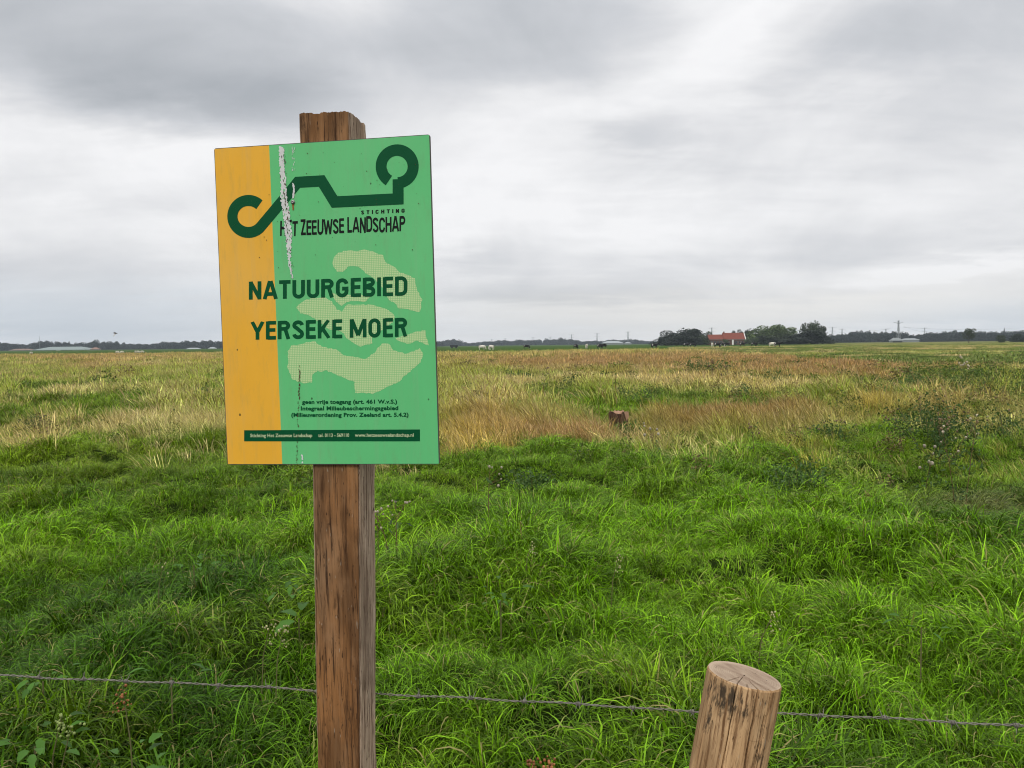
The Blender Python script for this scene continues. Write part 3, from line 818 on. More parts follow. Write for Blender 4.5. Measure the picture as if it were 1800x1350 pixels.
def L3(x0, x1, yb0, yb1, cap): # zoomed coordinates -> pixels, cap height in zoom px
    f = lambda x, y: (420 + x / 5, 680 + y / 5)
    return [f(x0, yb0 - cap), f(x1, yb1 - cap), f(x1, yb1), f(x0, yb0)]
font_text('notice_lettering', 'geen vrije toegang (art. 461 W.v.S.)', L3(556, 1390, 150, 146, 35), M_DARK)
font_text('notice_lettering', 'Integraal Milieubeschermingsgebied', L3(545, 1400, 207, 203, 35), M_DARK)
font_text('notice_lettering', '(Milieuverordening Prov. Zeeland art. 5.4.2)', L3(462, 1490, 264, 261, 35), M_DARK)
flat_obj('contact_bar', [[z3(48, 383), z3(1590, 374), z3(1590, 478), z3(48, 480)]], M_DARK, .0006)
font_text('contact_lettering', 'Stichting Het Zeeuwse Landschap', L3(102, 646, 443, 441, 31), M_PALE, .022)
font_text('contact_lettering', 'tel. 0113 - 569110', L3(698, 970, 441, 439, 31), M_PALE, .022)
font_text('contact_lettering', 'www.hetzeeuwselandschap.nl', L3(1020, 1535, 439, 437, 31), M_PALE, .022)
# bird droppings, run of dirt, scraped patch
def rough_poly(P, j, n=10, f=z1):
    out = []
    for i in range(len(P)):
        a = np.array(P[i], float); b = np.array(P[(i + 1) % len(P)], float); k_ = max(1, int(np.linalg.norm(b - a) / n))
        for k in range(k_):
            p = a + (b - a) * k / k_ + np.array([random.uniform(-j, j), random.uniform(-j, j) * .5]); out.append(f(*p))
    return out
M_WHITE = simple('bird_dropping', (.66, .66, .65), .8, .2, .25, 90)
main = [(541, 322), (575, 328), (592, 345), (590, 420), (598, 520), (604, 620), (612, 700), (628, 800), (636, 880), (648, 980), (641, 1080), (632, 1150), (640, 1220), (652, 1290), (641, 1306), (622, 1220), (606, 1120), (592, 1000), (582, 900), (570, 800), (554, 700), (556, 600), (550, 500), (546, 400)]
main = [(np.interp(y, [322, 700, 1000, 1300], [566, 584, 620, 645]) + (x - np.interp(y, [322, 700, 1000, 1300], [566, 584, 620, 645])) * .8, y) for x, y in main]
pol = [rough_poly(main, 7, 7)]
flk = []
for _ in range(70):
    y = random.uniform(380, 1250); cxm = np.interp(y, [322, 700, 1000, 1300], [568, 584, 620, 645]); x = cxm + random.uniform(-22, 22); w_ = random.uniform(2, 7); h = random.uniform(4, 24)
    flk.append([z1(x, y), z1(x + w_, y + 2), z1(x + w_ * .6, y + h), z1(x - 1, y + h * .6)])
pol.append(rough_poly([(644, 592), (652, 640), (646, 690), (643, 708), (658, 708), (663, 660), (662, 620), (656, 600)], 2, 6))
for _ in range(26):
    x = random.uniform(640, 664); y = random.uniform(325, 500); h = random.uniform(5, 22); w_ = random.uniform(1.5, 4)
    pol.append([z1(x, y), z1(x + w_, y + 2), z1(x + w_ * .8, y + h), z1(x - 1, y + h * .8)])
for _ in range(6):
    x = random.uniform(543, 553); y = random.uniform(1215, 1262)
    pol.append([z2(x, y), z2(x + 5, y + 4), z2(x + 6, y + 12), z2(x - 4, y + 11)])
flat_obj('bird_dropping', pol, M_WHITE, .0010, step=.00003)
flat_obj('dirt_run', flk[:34], M_GREEN, .0013, step=.00002); flat_obj('dirt_run', flk[34:], simple('grey_grime', (.12, .13, .10), .9, .1, .4, 200), .0015, step=.00002)
M_RUN = simple('dirt_run', (.09, .06, .035), .9, .1, .5, 300)
pol = []
for y in np.arange(560, 1000, 7):
    if random.random() < .45:
        cx = 578 + (y - 560) * .10; x = cx + random.uniform(-16, 16); w_ = random.uniform(2, 9); h = random.uniform(4, 18)
        pol.append([z1(x, y), z1(x + w_, y + 3), z1(x + w_ * .7, y + h), z1(x - 2, y + h * .7)])
for y in np.arange(715, 1270, 7):
    if random.random() < (.95 if y < 900 else .6):
        cx = 536 - (y - 715) * .028; x = cx + random.uniform(-4, 4); w_ = random.uniform(2, 6 if y < 900 else 4); h = random.uniform(3, 14)
        pol.append([z2(x, y), z2(x + w_, y + 2), z2(x + w_ * .7, y + h), z2(x - 2, y + h * .7)])
for _ in range(46):
    x = random.uniform(400, 1640); y = random.uniform(330, 1300); w_ = random.uniform(2, 6)
    pol.append([z1(x, y), z1(x + w_, y + 1), z1(x + w_ * .6, y + w_ * 1.6), z1(x - 1, y + w_)])
flat_obj('dirt_run', pol, M_RUN, .00115, step=.00002)
M_STEEL = simple('galvanised_steel', (.30, .29, .28), .45, .5, .3, 60, metal=.8)
def screw(zx, zy):
    X, Z = z1(zx, zy); b = MB(); n = 14
    vs = [(X + .0042 * math.cos(2 * math.pi * k / n), -.0012, Z + .0042 * math.sin(2 * math.pi * k / n)) for k in range(n)]
    vs += [(X + .0030 * math.cos(2 * math.pi * k / n), -.0032, Z + .0030 * math.sin(2 * math.pi * k / n)) for k in range(n)]
    vs += [(X + .0010 * math.cos(2 * math.pi * k / n), -.0034, Z + .0010 * math.sin(2 * math.pi * k / n)) for k in range(n)] + [(X, -.0016, Z)]
    fs = [(k, (k + 1) % n, n + (k + 1) % n, n + k) for k in range(n)] + [(n + k, n + (k + 1) % n, 2 * n + (k + 1) % n, 2 * n + k) for k in range(n)] + [(2 * n + k, 2 * n + (k + 1) % n, 3 * n) for k in range(n)]
    b.add(vs, [f[::-1] for f in fs]); return b.build('screw', M_STEEL, sign, True)
screw(650, 735)
tag(flat_obj('rust_stain', [rough_poly([(643, 748), (658, 750), (656, 790), (650, 800), (646, 780)], 2, 6)], simple('rust', (.28, .13, .04), .9, .1, .4, 200), .0009))

# ------------------------------------------------------------------ wood
def wood_mat(name, c0, c1, crack, pale, grain=(70, 70, 2.2), stain=False, bump=.5):
    mt, q = mat_new(name)
    ob = q.n('ShaderNodeTexCoord').outputs['Object']
    warp = q.n('ShaderNodeVectorMath', operation='ADD', ins={0: ob, 1: q.n('ShaderNodeVectorMath', operation='SCALE', ins={0: q.n('ShaderNodeTexNoise', ins={'Vector': ob, 'Scale': 4.0, 'Detail': 2}).outputs['Color'], 'Scale': .012}).outputs[0]}).outputs[0]
    fine = q.noise(q.mapping(warp, (grain[0] * 3, grain[1] * 3, grain[2] * 3)), 1, 5, .65)
    mid = q.noise(q.mapping(warp, (grain[0] * .7, grain[1] * .7, grain[2])), 1, 4, .6)
    big = q.noise(q.mapping(ob, (9, 9, 3.2)), 1, 4, .6)
    c = q.mix(q.ramp(mid, [(.30, 0), (.68, 1)]), c0, c1)
    c = q.mix(q.ramp(big, [(.42, 0), (.70, .65)]), c, pale)
    c = q.mix(q.ramp(fine, [(.36, 1), (.48, 0)]), c, crack)
    ck = q.noise(q.mapping(warp, (grain[0] * 2.0, grain[1] * 2.0, grain[2] * 2.0), (4, 2, 7)), 1, 3, .5)
    c = q.mix(q.m('MULTIPLY', q.ramp(ck, [(.22, 1), (.30, 0)]), .75), c, tuple(v * .35 for v in crack))
    chip = q.noise(q.mapping(ob, (170, 170, 34), (1, 6, 3)), 1, 2, .5)
    c = q.mix(q.ramp(chip, [(.685, 0), (.715, .8)]), c, (.42, .34, .25))
    pit = q.noise(q.mapping(ob, (260, 260, 60), (3, 1, 2)), 1, 2, .5)
    c = q.mix(q.ramp(pit, [(.28, .85), (.34, 0)]), c, tuple(v * .4 for v in crack))
    saw = q.noise(q.mapping(warp, (6, 6, 85), (0, 2, 5)), 1, 2, .5)
    c = q.mix(q.ramp(saw, [(.24, .55), (.29, 0)]), c, tuple(v * .6 for v in crack))
    dash = q.noise(q.mapping(ob, (grain[0] * 1.6, grain[1] * 1.6, 11), (2, 8, 3)), 1, 5, .75)
    c = q.mix(q.ramp(dash, [(.34, .75), (.48, 0)]), c, tuple(v * .8 for v in crack))
    c = q.mix(q.ramp(dash, [(.56, 0), (.70, .35)]), c, pale)
    patch = q.noise(q.mapping(ob, (12, 12, 6), (7, 3, 1)), 1, 3, .6)
    c = q.mix(q.ramp(patch, [(.48, 0), (.62, .55)]), c, tuple(v * .55 for v in c0))
    if stain:
        st = q.n('ShaderNodeAttribute', attribute_type='GEOMETRY', attribute_name='stain').outputs['Fac']
        sn = q.m('ADD', q.noise(q.mapping(ob, (130, 130, 42)), 1, 5, .7), q.m('MULTIPLY', st, .30))
        c = q.mix(q.m('MULTIPLY', q.ramp(sn, [(.61, 0), (.76, .92)]), q.ramp(st, [(.05, 0), (.2, 1)])), c, (.040, .030, .020))
    hh = q.m('ADD', q.m('MULTIPLY', fine, .6), q.m('MULTIPLY', ck, .8))
    b = q.n('ShaderNodeBump', ins={'Strength': bump, 'Distance': .004, 'Height': hh})
    p = q.n('ShaderNodeBsdfPrincipled', ins={'Base Color': c, 'Roughness': .85, 'Specular IOR Level': .2, 'Normal': b.outputs[0]})
    q.n('ShaderNodeOutputMaterial', ins={'Surface': p.outputs[0]})
    return mt
M_POST = wood_mat('brown_post_wood', (.135, .058, .019), (.330, .155, .057), (.045, .021, .010), (.31, .20, .115))
M_POSTS = wood_mat('weathered_post_side', (.36, .245, .165), (.62, .47, .34), (.10, .055, .032), (.50, .40, .31), grain=(110, 110, 1.6), bump=.9)
M_ENDG = wood_mat('end_grain', (.10, .05, .028), (.22, .13, .08), (.03, .015, .01), (.2, .15, .11), grain=(60, 60, 60))
# square post in the sign's own frame (y = depth behind the board)
zs = np.concatenate([np.linspace(-1.78, -1.0, 60), np.linspace(-.995, .354, 300)])
def lerp(z, a, b, c): return np.interp(z, [-1.7, -.89, -.30, .356], [a + (a - b) * .3, a, b, c])
y0, dep = PT + .0004, .098
per = []          # perimeter parameter: (fx, fy, face) faces 0 front 1 right 2 back 3 left
NF = 76
for k in range(NF): per.append((k / NF, 0, 0))
for k in range(NF): per.append((1, k / NF, 1))
for k in range(30): per.append((1 - k / 30, 1, 2))
for k in range(30): per.append((0, 1 - k / 30, 3))
per = np.array(per); NPp = len(per)
Zg = np.repeat(zs[:, None], NPp, 1)
xl = lerp(zs, -.0545, -.0405, -.0425)[:, None]; xr = lerp(zs, .0352, .0530, .0565)[:, None]
fx, fy, fc = per[:, 0][None], per[:, 1][None], per[:, 2][None]
# chamfer corners a little
X = xl + (xr - xl) * fx; Y = y0 + dep * fy + 0 * X
s_ = np.arange(NPp)[None] * .00125 + 0 * Zg
wob = (fbm(s_ * 14, Zg * 1.3, 7, 3) - .5)
gro = fbm(s_ * 330 + wob * 4, Zg * 5, 11, 3); gro2 = vnoise(s_ * 90 + wob * 6, Zg * 2.2, 13)
dpt = np.clip(.47 - gro, 0, 1) * .008 + np.clip(.16 - gro2, 0, 1) * .012
side = (fc == 1) | (fc == 3)
dpt = dpt * np.where(side, 2.0, .40)
cc = np.minimum(np.abs(fx - np.round(fx)), 1) + np.minimum(np.abs(fy - np.round(fy)), 1)
cr_ = np.clip(1 - cc / .05, 0, 1) ** 1.5
dpt = dpt + cr_ * .0035 * (.6 + .8 * vnoise(s_ * 3, Zg * 30, 17))
dpt = dpt + np.where(fc == 0, np.clip((Zg + .28) / .02, 0, 1) * 0, 0)
cx_ = (xl + xr) / 2; cy_ = y0 + dep / 2
nx = np.where(fc == 1, -1, np.where(fc == 3, 1, 0)) + 0.0; ny = np.where(fc == 0, 1, np.where(fc == 2, -1, 0)) + 0.0
corner_pull = cr_
nx = nx - np.sign(X - cx_) * corner_pull * (fc % 2 == 0); ny = ny - np.sign(Y - cy_) * corner_pull * (fc % 2 == 1)
X = X + nx * dpt; Y = Y + ny * dpt
top = np.clip((Zg - .32) / .034, 0, 1)
Zt = Zg - top * ((fbm(s_ * 420, s_ * 0, 23, 3)) * .0030 + .0025 * np.clip((vnoise(s_ * 60, s_ * 0, 29) - .6) * 5, 0, 1))
Zt = Zt + top * .0035 * (fc == 0) * (1 - fx) + top * .0035 * (fc == 3)
V_ = np.stack([X, Y, Zt], -1).reshape(-1, 3)
id_ = np.arange(len(zs) * NPp).reshape(len(zs), NPp)
F_ = np.stack([id_[:-1], np.roll(id_, -1, 1)[:-1], np.roll(id_, -1, 1)[1:], id_[1:]], -1).reshape(-1, 4)
fm = np.tile(np.where((per[:, 2] == 1) | (per[:, 2] == 3), 1, 0)[None], (len(zs) - 1, 1)).ravel()
# cap: rings shrinking to the middle
caps = []; base = len(V_); top_row = V_[-NPp:]
cen = np.array([[float(cx_[-1, 0] if cx_.ndim > 1 else cx_[-1]), cy_, .347]])
prev = id_[-1]; Vc = [V_]; Fc = [F_]; fmc = [fm]
for s in (.8, .55, .3, .06):
    rw = cen + (top_row - cen) * np.array([s, s, 1]); rw[:, 2] = cen[0, 2] + (top_row[:, 2] - cen[0, 2]) * s + .003 * (fbm(rw[:, 0] * 300, rw[:, 1] * 300, 31, 2) - .5)
    ids = base + np.arange(NPp); base += NPp
    Vc.append(rw); Fc.append(np.stack([prev, np.roll(prev, -1), np.roll(ids, -1), ids], -1)); fmc.append(np.full(NPp, 2)); prev = ids
me = mesh_np('post', np.concatenate(Vc), np.concatenate(Fc), [M_POST, M_POSTS, M_ENDG], False, np.concatenate(fmc))
link('post', me, sign)

# ------------------------------------------------------------------ round fence post
ptop = at_depth(1308, 1187, 1.325)
pbot_ray = at_depth(1278, 1352, 1.318)
axis = (ptop - pbot_ray).normalized()
Lp_ = (ptop.z + .03) / axis.z
M_ROUND = wood_mat('peeled_round_wood', (.37, .205, .090), (.64, .405, .205), (.16, .08, .035), (.50, .36, .21), grain=(75, 75, 3.2), stain=True, bump=.35)
mt, q = mat_new('sawn_end'); M_SAWN = mt
ob = q.n('ShaderNodeTexCoord').outputs['Object']
sp = q.n('ShaderNodeSeparateXYZ', ins={0: ob})
wn = q.noise(ob, 30, 4, .6)
rr_ = q.m('SQRT', q.m('ADD', q.m('POWER', q.m('ADD', sp.outputs[0], -.004), 2.0), q.m('POWER', sp.outputs[1], 2.0)))
rg_ = q.m('SINE', q.m('MULTIPLY', q.m('ADD', rr_, q.m('MULTIPLY', wn, .006)), 1700.0))
c = q.mix(q.m('MULTIPLY_ADD', rg_, .22, .35), (.44, .345, .25), (.28, .20, .14))
c = q.mix(q.ramp(q.noise(q.mapping(ob, (18, 60, 1)), 1, 5, .6), [(.36, 0), (.60, .75)]), c, (.22, .15, .105))
c = q.mix(q.ramp(q.noise(q.mapping(ob, (70, 260, 1)), 1, 3, .6), [(.30, .8), (.38, 0)]), c, (.06, .035, .025))
c = q.mix(q.ramp(rr_, [(.052, 0), (.060, .6)]), c, (.52, .40, .29))
b = q.n('ShaderNodeBump', ins={'Strength': .5, 'Distance': .002, 'Height': q.noise(q.mapping(ob, (90, 300, 1)), 1, 4, .6)})
p = q.n('ShaderNodeBsdfPrincipled', ins={'Base Color': c, 'Roughness': .9, 'Specular IOR Level': .15, 'Normal': b.outputs[0]})
q.n('ShaderNodeOutputMaterial', ins={'Surface': p.outputs[0]})
NAq = 420; R0 = .0622
zz = -np.concatenate([np.array([0, .0012, .003]), np.linspace(.005, .40, 130), np.linspace(.42, Lp_, 40)])
th = np.linspace(0, 2 * np.pi, NAq, endpoint=False)[None]; ZZ = zz[:, None] + 0 * th; TH_ = th + 0 * ZZ
rad_ = R0 * (1 + .020 * np.cos(2 * TH_ + .6) + .018 * (fbm(TH_ * 1.2 + 3, ZZ * 3, 41, 3) - .5)) * (1 + np.clip(-ZZ, 0, 1) * .02)
rad_ = rad_ - .0015 * np.clip(1 - (-ZZ) / .003, 0, 1)
rad_ = rad_ - .0012 * np.clip(.5 - fbm(TH_ * 26, ZZ * 7, 43, 3), 0, 1) * 2
def ang_at(f): return math.asin(max(-1, min(1, f)))        # f: -1 left edge .. 1 right edge, seen from the camera
facing = math.atan2(-ptop.x, -ptop.y)
CR = [(-.20, .0, .22, .0006, .006, .02), (.36, .0, .5, .0011, .011, .03), (.66, .0, .22, .0009, .009, .0), (.60, .04, .8, .0013, .012, .10), (-.45, .17, .9, .0010, .008, 0), (.1, .5, 1.2, .0015, .01, 0)]
crk = np.zeros_like(TH_); CRA = []
for (f, z0_, z1_, wd, dp, dr) in CR:
    a0 = (3 * math.pi / 2 + .75) + (ang_at(f) if abs(f) <= 1 else f)     # local -Y faces the viewer
    CRA.append((a0, wd, dp))
    aa = a0 + .09 * (fbm(ZZ * 7 + f * 9, ZZ * 0, 47, 3) - .5) + dr * (-ZZ) + .02 * (vnoise(ZZ * 60, ZZ * 0, 48) - .5)
    dl = np.abs((TH_ - aa + np.pi) % (2 * np.pi) - np.pi) * R0
    on = np.clip(((-ZZ) - z0_) / .01 + (1 if z0_ == 0 else 0), 0, 1) * np.clip((z1_ - (-ZZ)) / .05, 0, 1)
    crk = np.maximum(crk, np.exp(-(dl / wd) ** 2) * dp * on * (.7 + .5 * vnoise(ZZ * 40, TH_ * 0 + f, 49)))
rad_ = rad_ - crk
SA = 3 * math.pi / 2 + .75
stn = np.exp(-(((TH_ - (SA - .35) + np.pi) % (2 * np.pi) - np.pi) / .75) ** 2 - ((ZZ + .028) / .026) ** 2) + .8 * np.exp(-(((TH_ - (SA - .85) + np.pi) % (2 * np.pi) - np.pi) / .18) ** 2 - ((ZZ + .080) / .022) ** 2) + .55 * np.exp(-(((TH_ - (SA + .75) + np.pi) % (2 * np.pi) - np.pi) / .20) ** 2 - ((ZZ + .12) / .09) ** 2)
stn = np.clip(.72 * stn * (.1 + 2.0 * fbm(TH_ * 9, ZZ * 45, 53, 3)), 0, 1)
V_ = np.stack([rad_ * np.cos(TH_), rad_ * np.sin(TH_), ZZ], -1).reshape(-1, 3); nz_ = len(zz)
id_ = np.arange(nz_ * NAq).reshape(nz_, NAq)
F_ = np.stack([id_[:-1], id_[1:], np.roll(id_, -1, 1)[1:], np.roll(id_, -1, 1)[:-1]], -1).reshape(-1, 4)
Vc = [V_]; Fc = [F_]; fmc = [np.zeros(len(F_), int)]; prev = id_[0]; base = len(V_); St = [stn.ravel()]
r00 = rad_[0]; rs = [.97, .92, .84, .74, .62, .5, .38, .26, .14, .03]
for s in rs:
    rc = np.minimum(r00, R0) * s + 0
    dz_ = np.zeros(NAq)
    for (a0, wd, dp) in CRA:
        dl = np.abs((th[0] - a0 + np.pi) % (2 * np.pi) - np.pi) * R0 * s
        dz_ -= .004 * np.exp(-(dl / (wd * .8)) ** 2) * (s > .45 + .3 * math.sin(a0 * 7))
    rc = (R0 * s * .3 + rc * .7)
    Vn = np.stack([rc * np.cos(th[0]), rc * np.sin(th[0]), dz_ + .0006 * (fbm(rc * np.cos(th[0]) * 200, rc * np.sin(th[0]) * 500, 57, 2) - .5)], -1)
    ids = base + np.arange(NAq); base += NAq
    Vc.append(Vn); Fc.append(np.stack([prev, np.roll(prev, -1), np.roll(ids, -1), ids], -1)); fmc.append(np.ones(NAq, int)); prev = ids; St.append(np.zeros(NAq))
me = mesh_np('fence_post', np.concatenate(Vc), np.concatenate(Fc), [M_ROUND, M_SAWN], False, np.concatenate(fmc), attrs={'stain': ('FLOAT', np.concatenate(St))})
fp = link('fence_post', me)
tilt = axis.to_track_quat('Z', 'Y').to_matrix()
# sawn end dips to the right: lean, then turn so local -Y looks at the camera
xax = Vector((1, 0, 0)); xax = (xax - axis * xax.dot(axis)).normalized(); yax = axis.cross(xax)
Mx = Matrix((xax, yax, axis)).transposed()
fp.matrix_world = Matrix.Translation(ptop) @ Mx.to_4x4() @ Matrix.Rotation(-math.atan2(ptop.x, ptop.y) - .75 * 0, 4, 'Z') @ Matrix.Rotation(-.75, 4, 'Z')
tag(fp, 'round peeled wooden fence post with dark cracks leaning at the lower right', 'fence post')

# ------------------------------------------------------------------ barbed wire
M_WIRE = simple('galvanised_wire', (.20, .185, .155), .6, .3, .35, 90, metal=.25)
wpx = [(-260, 1174, 1.80), (0, 1186, 1.745), (280, 1200, 1.675), (555, 1213, 1.615), (666, 1218.5, 1.595), (850, 1229.5, 1.55), (1230, 1250, 1.455), (1365, 1254, 1.43), (1580, 1265, 1.385), (1800, 1277, 1.345), (2100, 1293, 1.29)]
WP = [at_depth(*a) for a in wpx]
seg = np.cumsum([0] + [(WP[i + 1] - WP[i]).length for i in range(len(WP) - 1)])
def wire_at(s):
    k = max(0, min(int(np.searchsorted(seg, s) - 1), len(WP) - 2)); f = (s - seg[k]) / (seg[k + 1] - seg[k]); return WP[k].lerp(WP[k + 1], f)
wd_ = (WP[-1] - WP[0]).normalized(); wu = Vector((0, 0, 1)); wu = (wu - wd_ * wu.dot(wd_)).normalized(); wv = wd_.cross(wu)
wire = empty('barbed_wire', wire_at(seg[-1] / 2)); tag(wire, 'twisted galvanised barbed wire strand strung behind the posts over the grass', 'barbed wire')
W0 = wire.location.copy()
def jig(s): return wu * (.0016 * math.sin(s * 9) + .001 * math.sin(s * 31 + 1)) + wv * .001 * math.sin(s * 17)
for ph in (0, math.pi):
    pts = []
    n = int(seg[-1] / .0034)
    for k in range(n + 1):
        s = seg[-1] * k / n; a = s / .036 * 2 * math.pi + ph + .6 * math.sin(s * 11)
        pts.append(wire_at(s) + jig(s) + wu * (.00135 * math.cos(a)) + wv * (.00135 * math.sin(a)) - W0)
    b = MB(); b.tube(pts, .00100, 5); b.build('strand', M_WIRE, wire, True)
bs = .035
while bs < seg[-1]:
    c = wire_at(bs) + jig(bs) - W0; b = MB(); rg = random.Random(int(bs * 1000)); a0 = rg.uniform(0, 6.28)
    for q_ in (0, 1):
        pts = []; off = (-.002 if q_ else .002)
        n = 16
        e0 = a0 + q_ * 1.9
        for k in range(n + 1):
            a = e0 + k / n * 2 * math.pi * 1.6; rr = .0034
            pts.append(c + wd_ * (off + (k / n - .5) * .005) + wu * rr * math.cos(a) + wv * rr * math.sin(a))
        d0 = (wu * math.cos(e0 - .9) + wv * math.sin(e0 - .9)) ; pts = [pts[0] + d0 * .013 - wd_ * .003] + pts
        ae = e0 + 2 * math.pi * 1.6 + .9; pts = pts + [pts[-1] + (wu * math.cos(ae) + wv * math.sin(ae)) * .013 + wd_ * .003]
        b.tube(pts, [.0003] + [.00095] * (len(pts) - 2) + [.0003], 5)
    b.build('barb', M_WIRE, wire, True)
    bs += .108 + rg.uniform(-.006, .006)

# ------------------------------------------------------------------ old post stub out in the meadow
sb = at_ground(1087, 757); D_ = sb.y; wst = 31 / FPX * D_; hst = (757 - 723) / FPX * D_ + .01
M_STUB = wood_mat('rotting_stub_wood', (.060, .030, .018), (.15, .075, .045), (.02, .01, .008), (.13, .09, .06), grain=(22, 22, 1.5), bump=.8)
M_STUBT = simple('pale_broken_wood', (.36, .22, .14), .9, .1, .3, 25)
stub = empty('wooden_stub', (sb.x, sb.y, gz(sb.x, sb.y) if False else 0.0), .25); tag(stub, 'short broken brown wooden stub standing in rusty grass in mid meadow', 'post stub')
n = 40; b = MB(); rows = []
hh = [-.25, 0, .1, .2, .3, .38, .44, hst]
vs = []
for zi, z in enumerate(hh):
    for k in range(n):
        a = 2 * math.pi * k / n; ca, sa = math.cos(a), math.sin(a); m_ = 1 / max(abs(ca), abs(sa)); r = wst * .5 * (.55 + .45 * m_) * (1 + .05 * math.sin(9 * a + zi) + .03 * math.sin(23 * a))
        zq = z if z < hst else hst - .035 * (math.sin(3 * a + 1) > .3) - .02 * random.random()
        vs.append((r * ca, r * sa * .9, min(zq, hst)))
fs = []
for i in range(len(hh) - 1):
    for k in range(n): fs.append((i * n + k, i * n + (k + 1) % n, (i + 1) * n + (k + 1) % n, (i + 1) * n + k))
hh2 = [h for h in hh]
b.add(vs, fs); b.build('bark_side', M_STUB, stub)
b = MB(); tp = vs[-n:]; vs2 = [(x, y, z + .001) for x, y, z in tp] + [(x * .5, y * .5, hst - .01 - .02 * random.random()) for x, y, z in tp] + [(0, 0, hst - .02)]
b.add(vs2, [(k, (k + 1) % n, n + (k + 1) % n, n + k) for k in range(n)] + [(n + k, n + (k + 1) % n, 2 * n) for k in range(n)])
b.build('broken_top', M_STUBT, stub)
b = MB(); b.add([(wst * .12, -wst * .53, hst - .005), (wst * .42, -wst * .50, hst - .01), (wst * .46, -wst * .49, hst - .10), (wst * .30, -wst * .52, hst - .18), (wst * .20, -wst * .46, hst - .005), (wst * .44, -wst * .43, hst - .01), (wst * .47, -wst * .42, hst - .1), (wst * .32, -wst * .44, hst - .18)],
      [(3, 2, 1, 0), (0, 1, 5, 4), (1, 2, 6, 5), (2, 3, 7, 6), (3, 0, 4, 7), (4, 5, 6, 7)]); b.build('splinter', M_STUBT, stub)

# ------------------------------------------------------------------ weeds one can point at
M_WEED = leaf_mat('weed_leaf', (.055, .110, .022)); M_WEEDL = leaf_mat('bright_weed_leaf', (.055, .145, .014)); M_STEM = simple('weed_stem', (.13, .12, .05), .8, .2, .4, 20)
M_STEMD = simple('dead_stem', (.14, .085, .05), .9, .2, .4, 20); M_HEAD = leaf_mat('thistle_down', (.52, .45, .35), .25, .3); M_HEADB = leaf_mat('brown_seed_head', (.20, .135, .08), .4, .1)
M_CREAM = leaf_mat('cream_panicle', (.52, .48, .26), .3, .3); M_RUST = leaf_mat('rust_spike', (.42, .17, .07), .3, .2); M_PALEG = leaf_mat('pale_green_flower', (.34, .42, .14), .3, .3)
def cards(name, pts, size, mat, rg, elong=1.6, fold=True):
    pts = np.asarray(pts, float); n = len(pts)
    a = rg.normal(size=(n, 3)); a /= np.linalg.norm(a, axis=1)[:, None]
    b_ = np.cross(a, rg.normal(size=(n, 3))); b_ /= np.linalg.norm(b_, axis=1)[:, None]
    s = size * (.6 + .8 * rg.random((n, 1)))
    up_ = np.cross(a, b_)
    V = np.stack([pts - a * s * elong / 2, pts + b_ * s / 2 + up_ * s * .15, pts + a * s * elong / 2, pts - b_ * s / 2 + up_ * s * .15], 1).reshape(-1, 3)
    F = np.arange(4 * n).reshape(n, 4)
    return mesh_np(name, V, F, [mat], False, attrs={'tone': ('FLOAT', np.repeat(rg.random(n), 4))})
def blobs(name, pts, r, mat, rg):
    V = []; F = []; T = []
    for p in pts:
        rr = r * .62 * rg.uniform(.6, 1.3); b0 = len(V); t_ = rg.random()
        ring = []
        for j, (h, k) in enumerate(((-1, .25), (-.45, .85), (.3, 1), (.85, .8), (1.15, .35))):
            for i in range(6):
                a = 2 * math.pi * i / 6 + j * .4; kk = k * rg.uniform(.8, 1.2)
                V.append((p[0] + rr * kk * math.cos(a), p[1] + rr * kk * math.sin(a), p[2] + rr * h)); T.append(t_)
        for j in range(4):
            for i in range(6): F.append((b0 + j * 6 + i, b0 + j * 6 + (i + 1) % 6, b0 + (j + 1) * 6 + (i + 1) % 6, b0 + (j + 1) * 6 + i))
        F.append(tuple(b0 + 24 + i for i in range(6))); F.append(tuple(b0 + i for i in range(5, -1, -1)))
    return mesh_np(name, V, F, [mat], True, attrs={'tone': ('FLOAT', T)})
def thistle(px, py, h, nh, label, seed, leafy=.5, spread=.35, head=.013, hm=None, group=None, dead=True, hc=.28):
    """px, py: where its heads show in the photograph; h: height above ground"""
    rg = np.random.default_rng(seed)
    top = at_ground(px, py, h); bx, by = top.x, top.y; z0 = gz(bx, by)
    root = empty('thistle', (bx, by, z0), rg.uniform(0, 6)); tag(root, label, 'thistle', group)
    st = MB(); heads = []; leaves = []
    for k in range(max(1, nh // 6)):
        a = rg.uniform(0, 6.28); lean = rg.uniform(0, spread)
        base = Vector((.05 * math.cos(a), .05 * math.sin(a), -.02)); tip = Vector((lean * math.cos(a), lean * math.sin(a), h * rg.uniform(.8, 1.05)))
        mid_ = base.lerp(tip, .5) + Vector((0, 0, .06)); st.tube([base, mid_, tip], [.0035, .0028, .0015], 5)
        heads.append(tip)
        for j in range(5):
            f = rg.uniform(.55, .95); p = mid_.lerp(tip, (f - .5) * 2) ; a2 = rg.uniform(0, 6.28)
            e_ = p + Vector((math.cos(a2) * .09, math.sin(a2) * .09, rg.uniform(.03, .11)))
            st.bar(p, e_, .002, .001, 4); heads.append(e_)
        for j in range(int(80 * leafy)):
            f = rg.uniform(.05, .95); p = base.lerp(tip, f); leaves.append(p + Vector(rg.normal(size=3) * .055))
    tag(st.build('stem', M_STEMD if dead else M_STEM, root), kind='stuff')
    if leaves: link('foliage', cards('foliage', leaves, .018, M_WEED, rg, 2.8), root)
    link('seed_head', blobs('seed_head', heads[:nh + 4], head, hm or M_HEAD, rg), root)
    return root
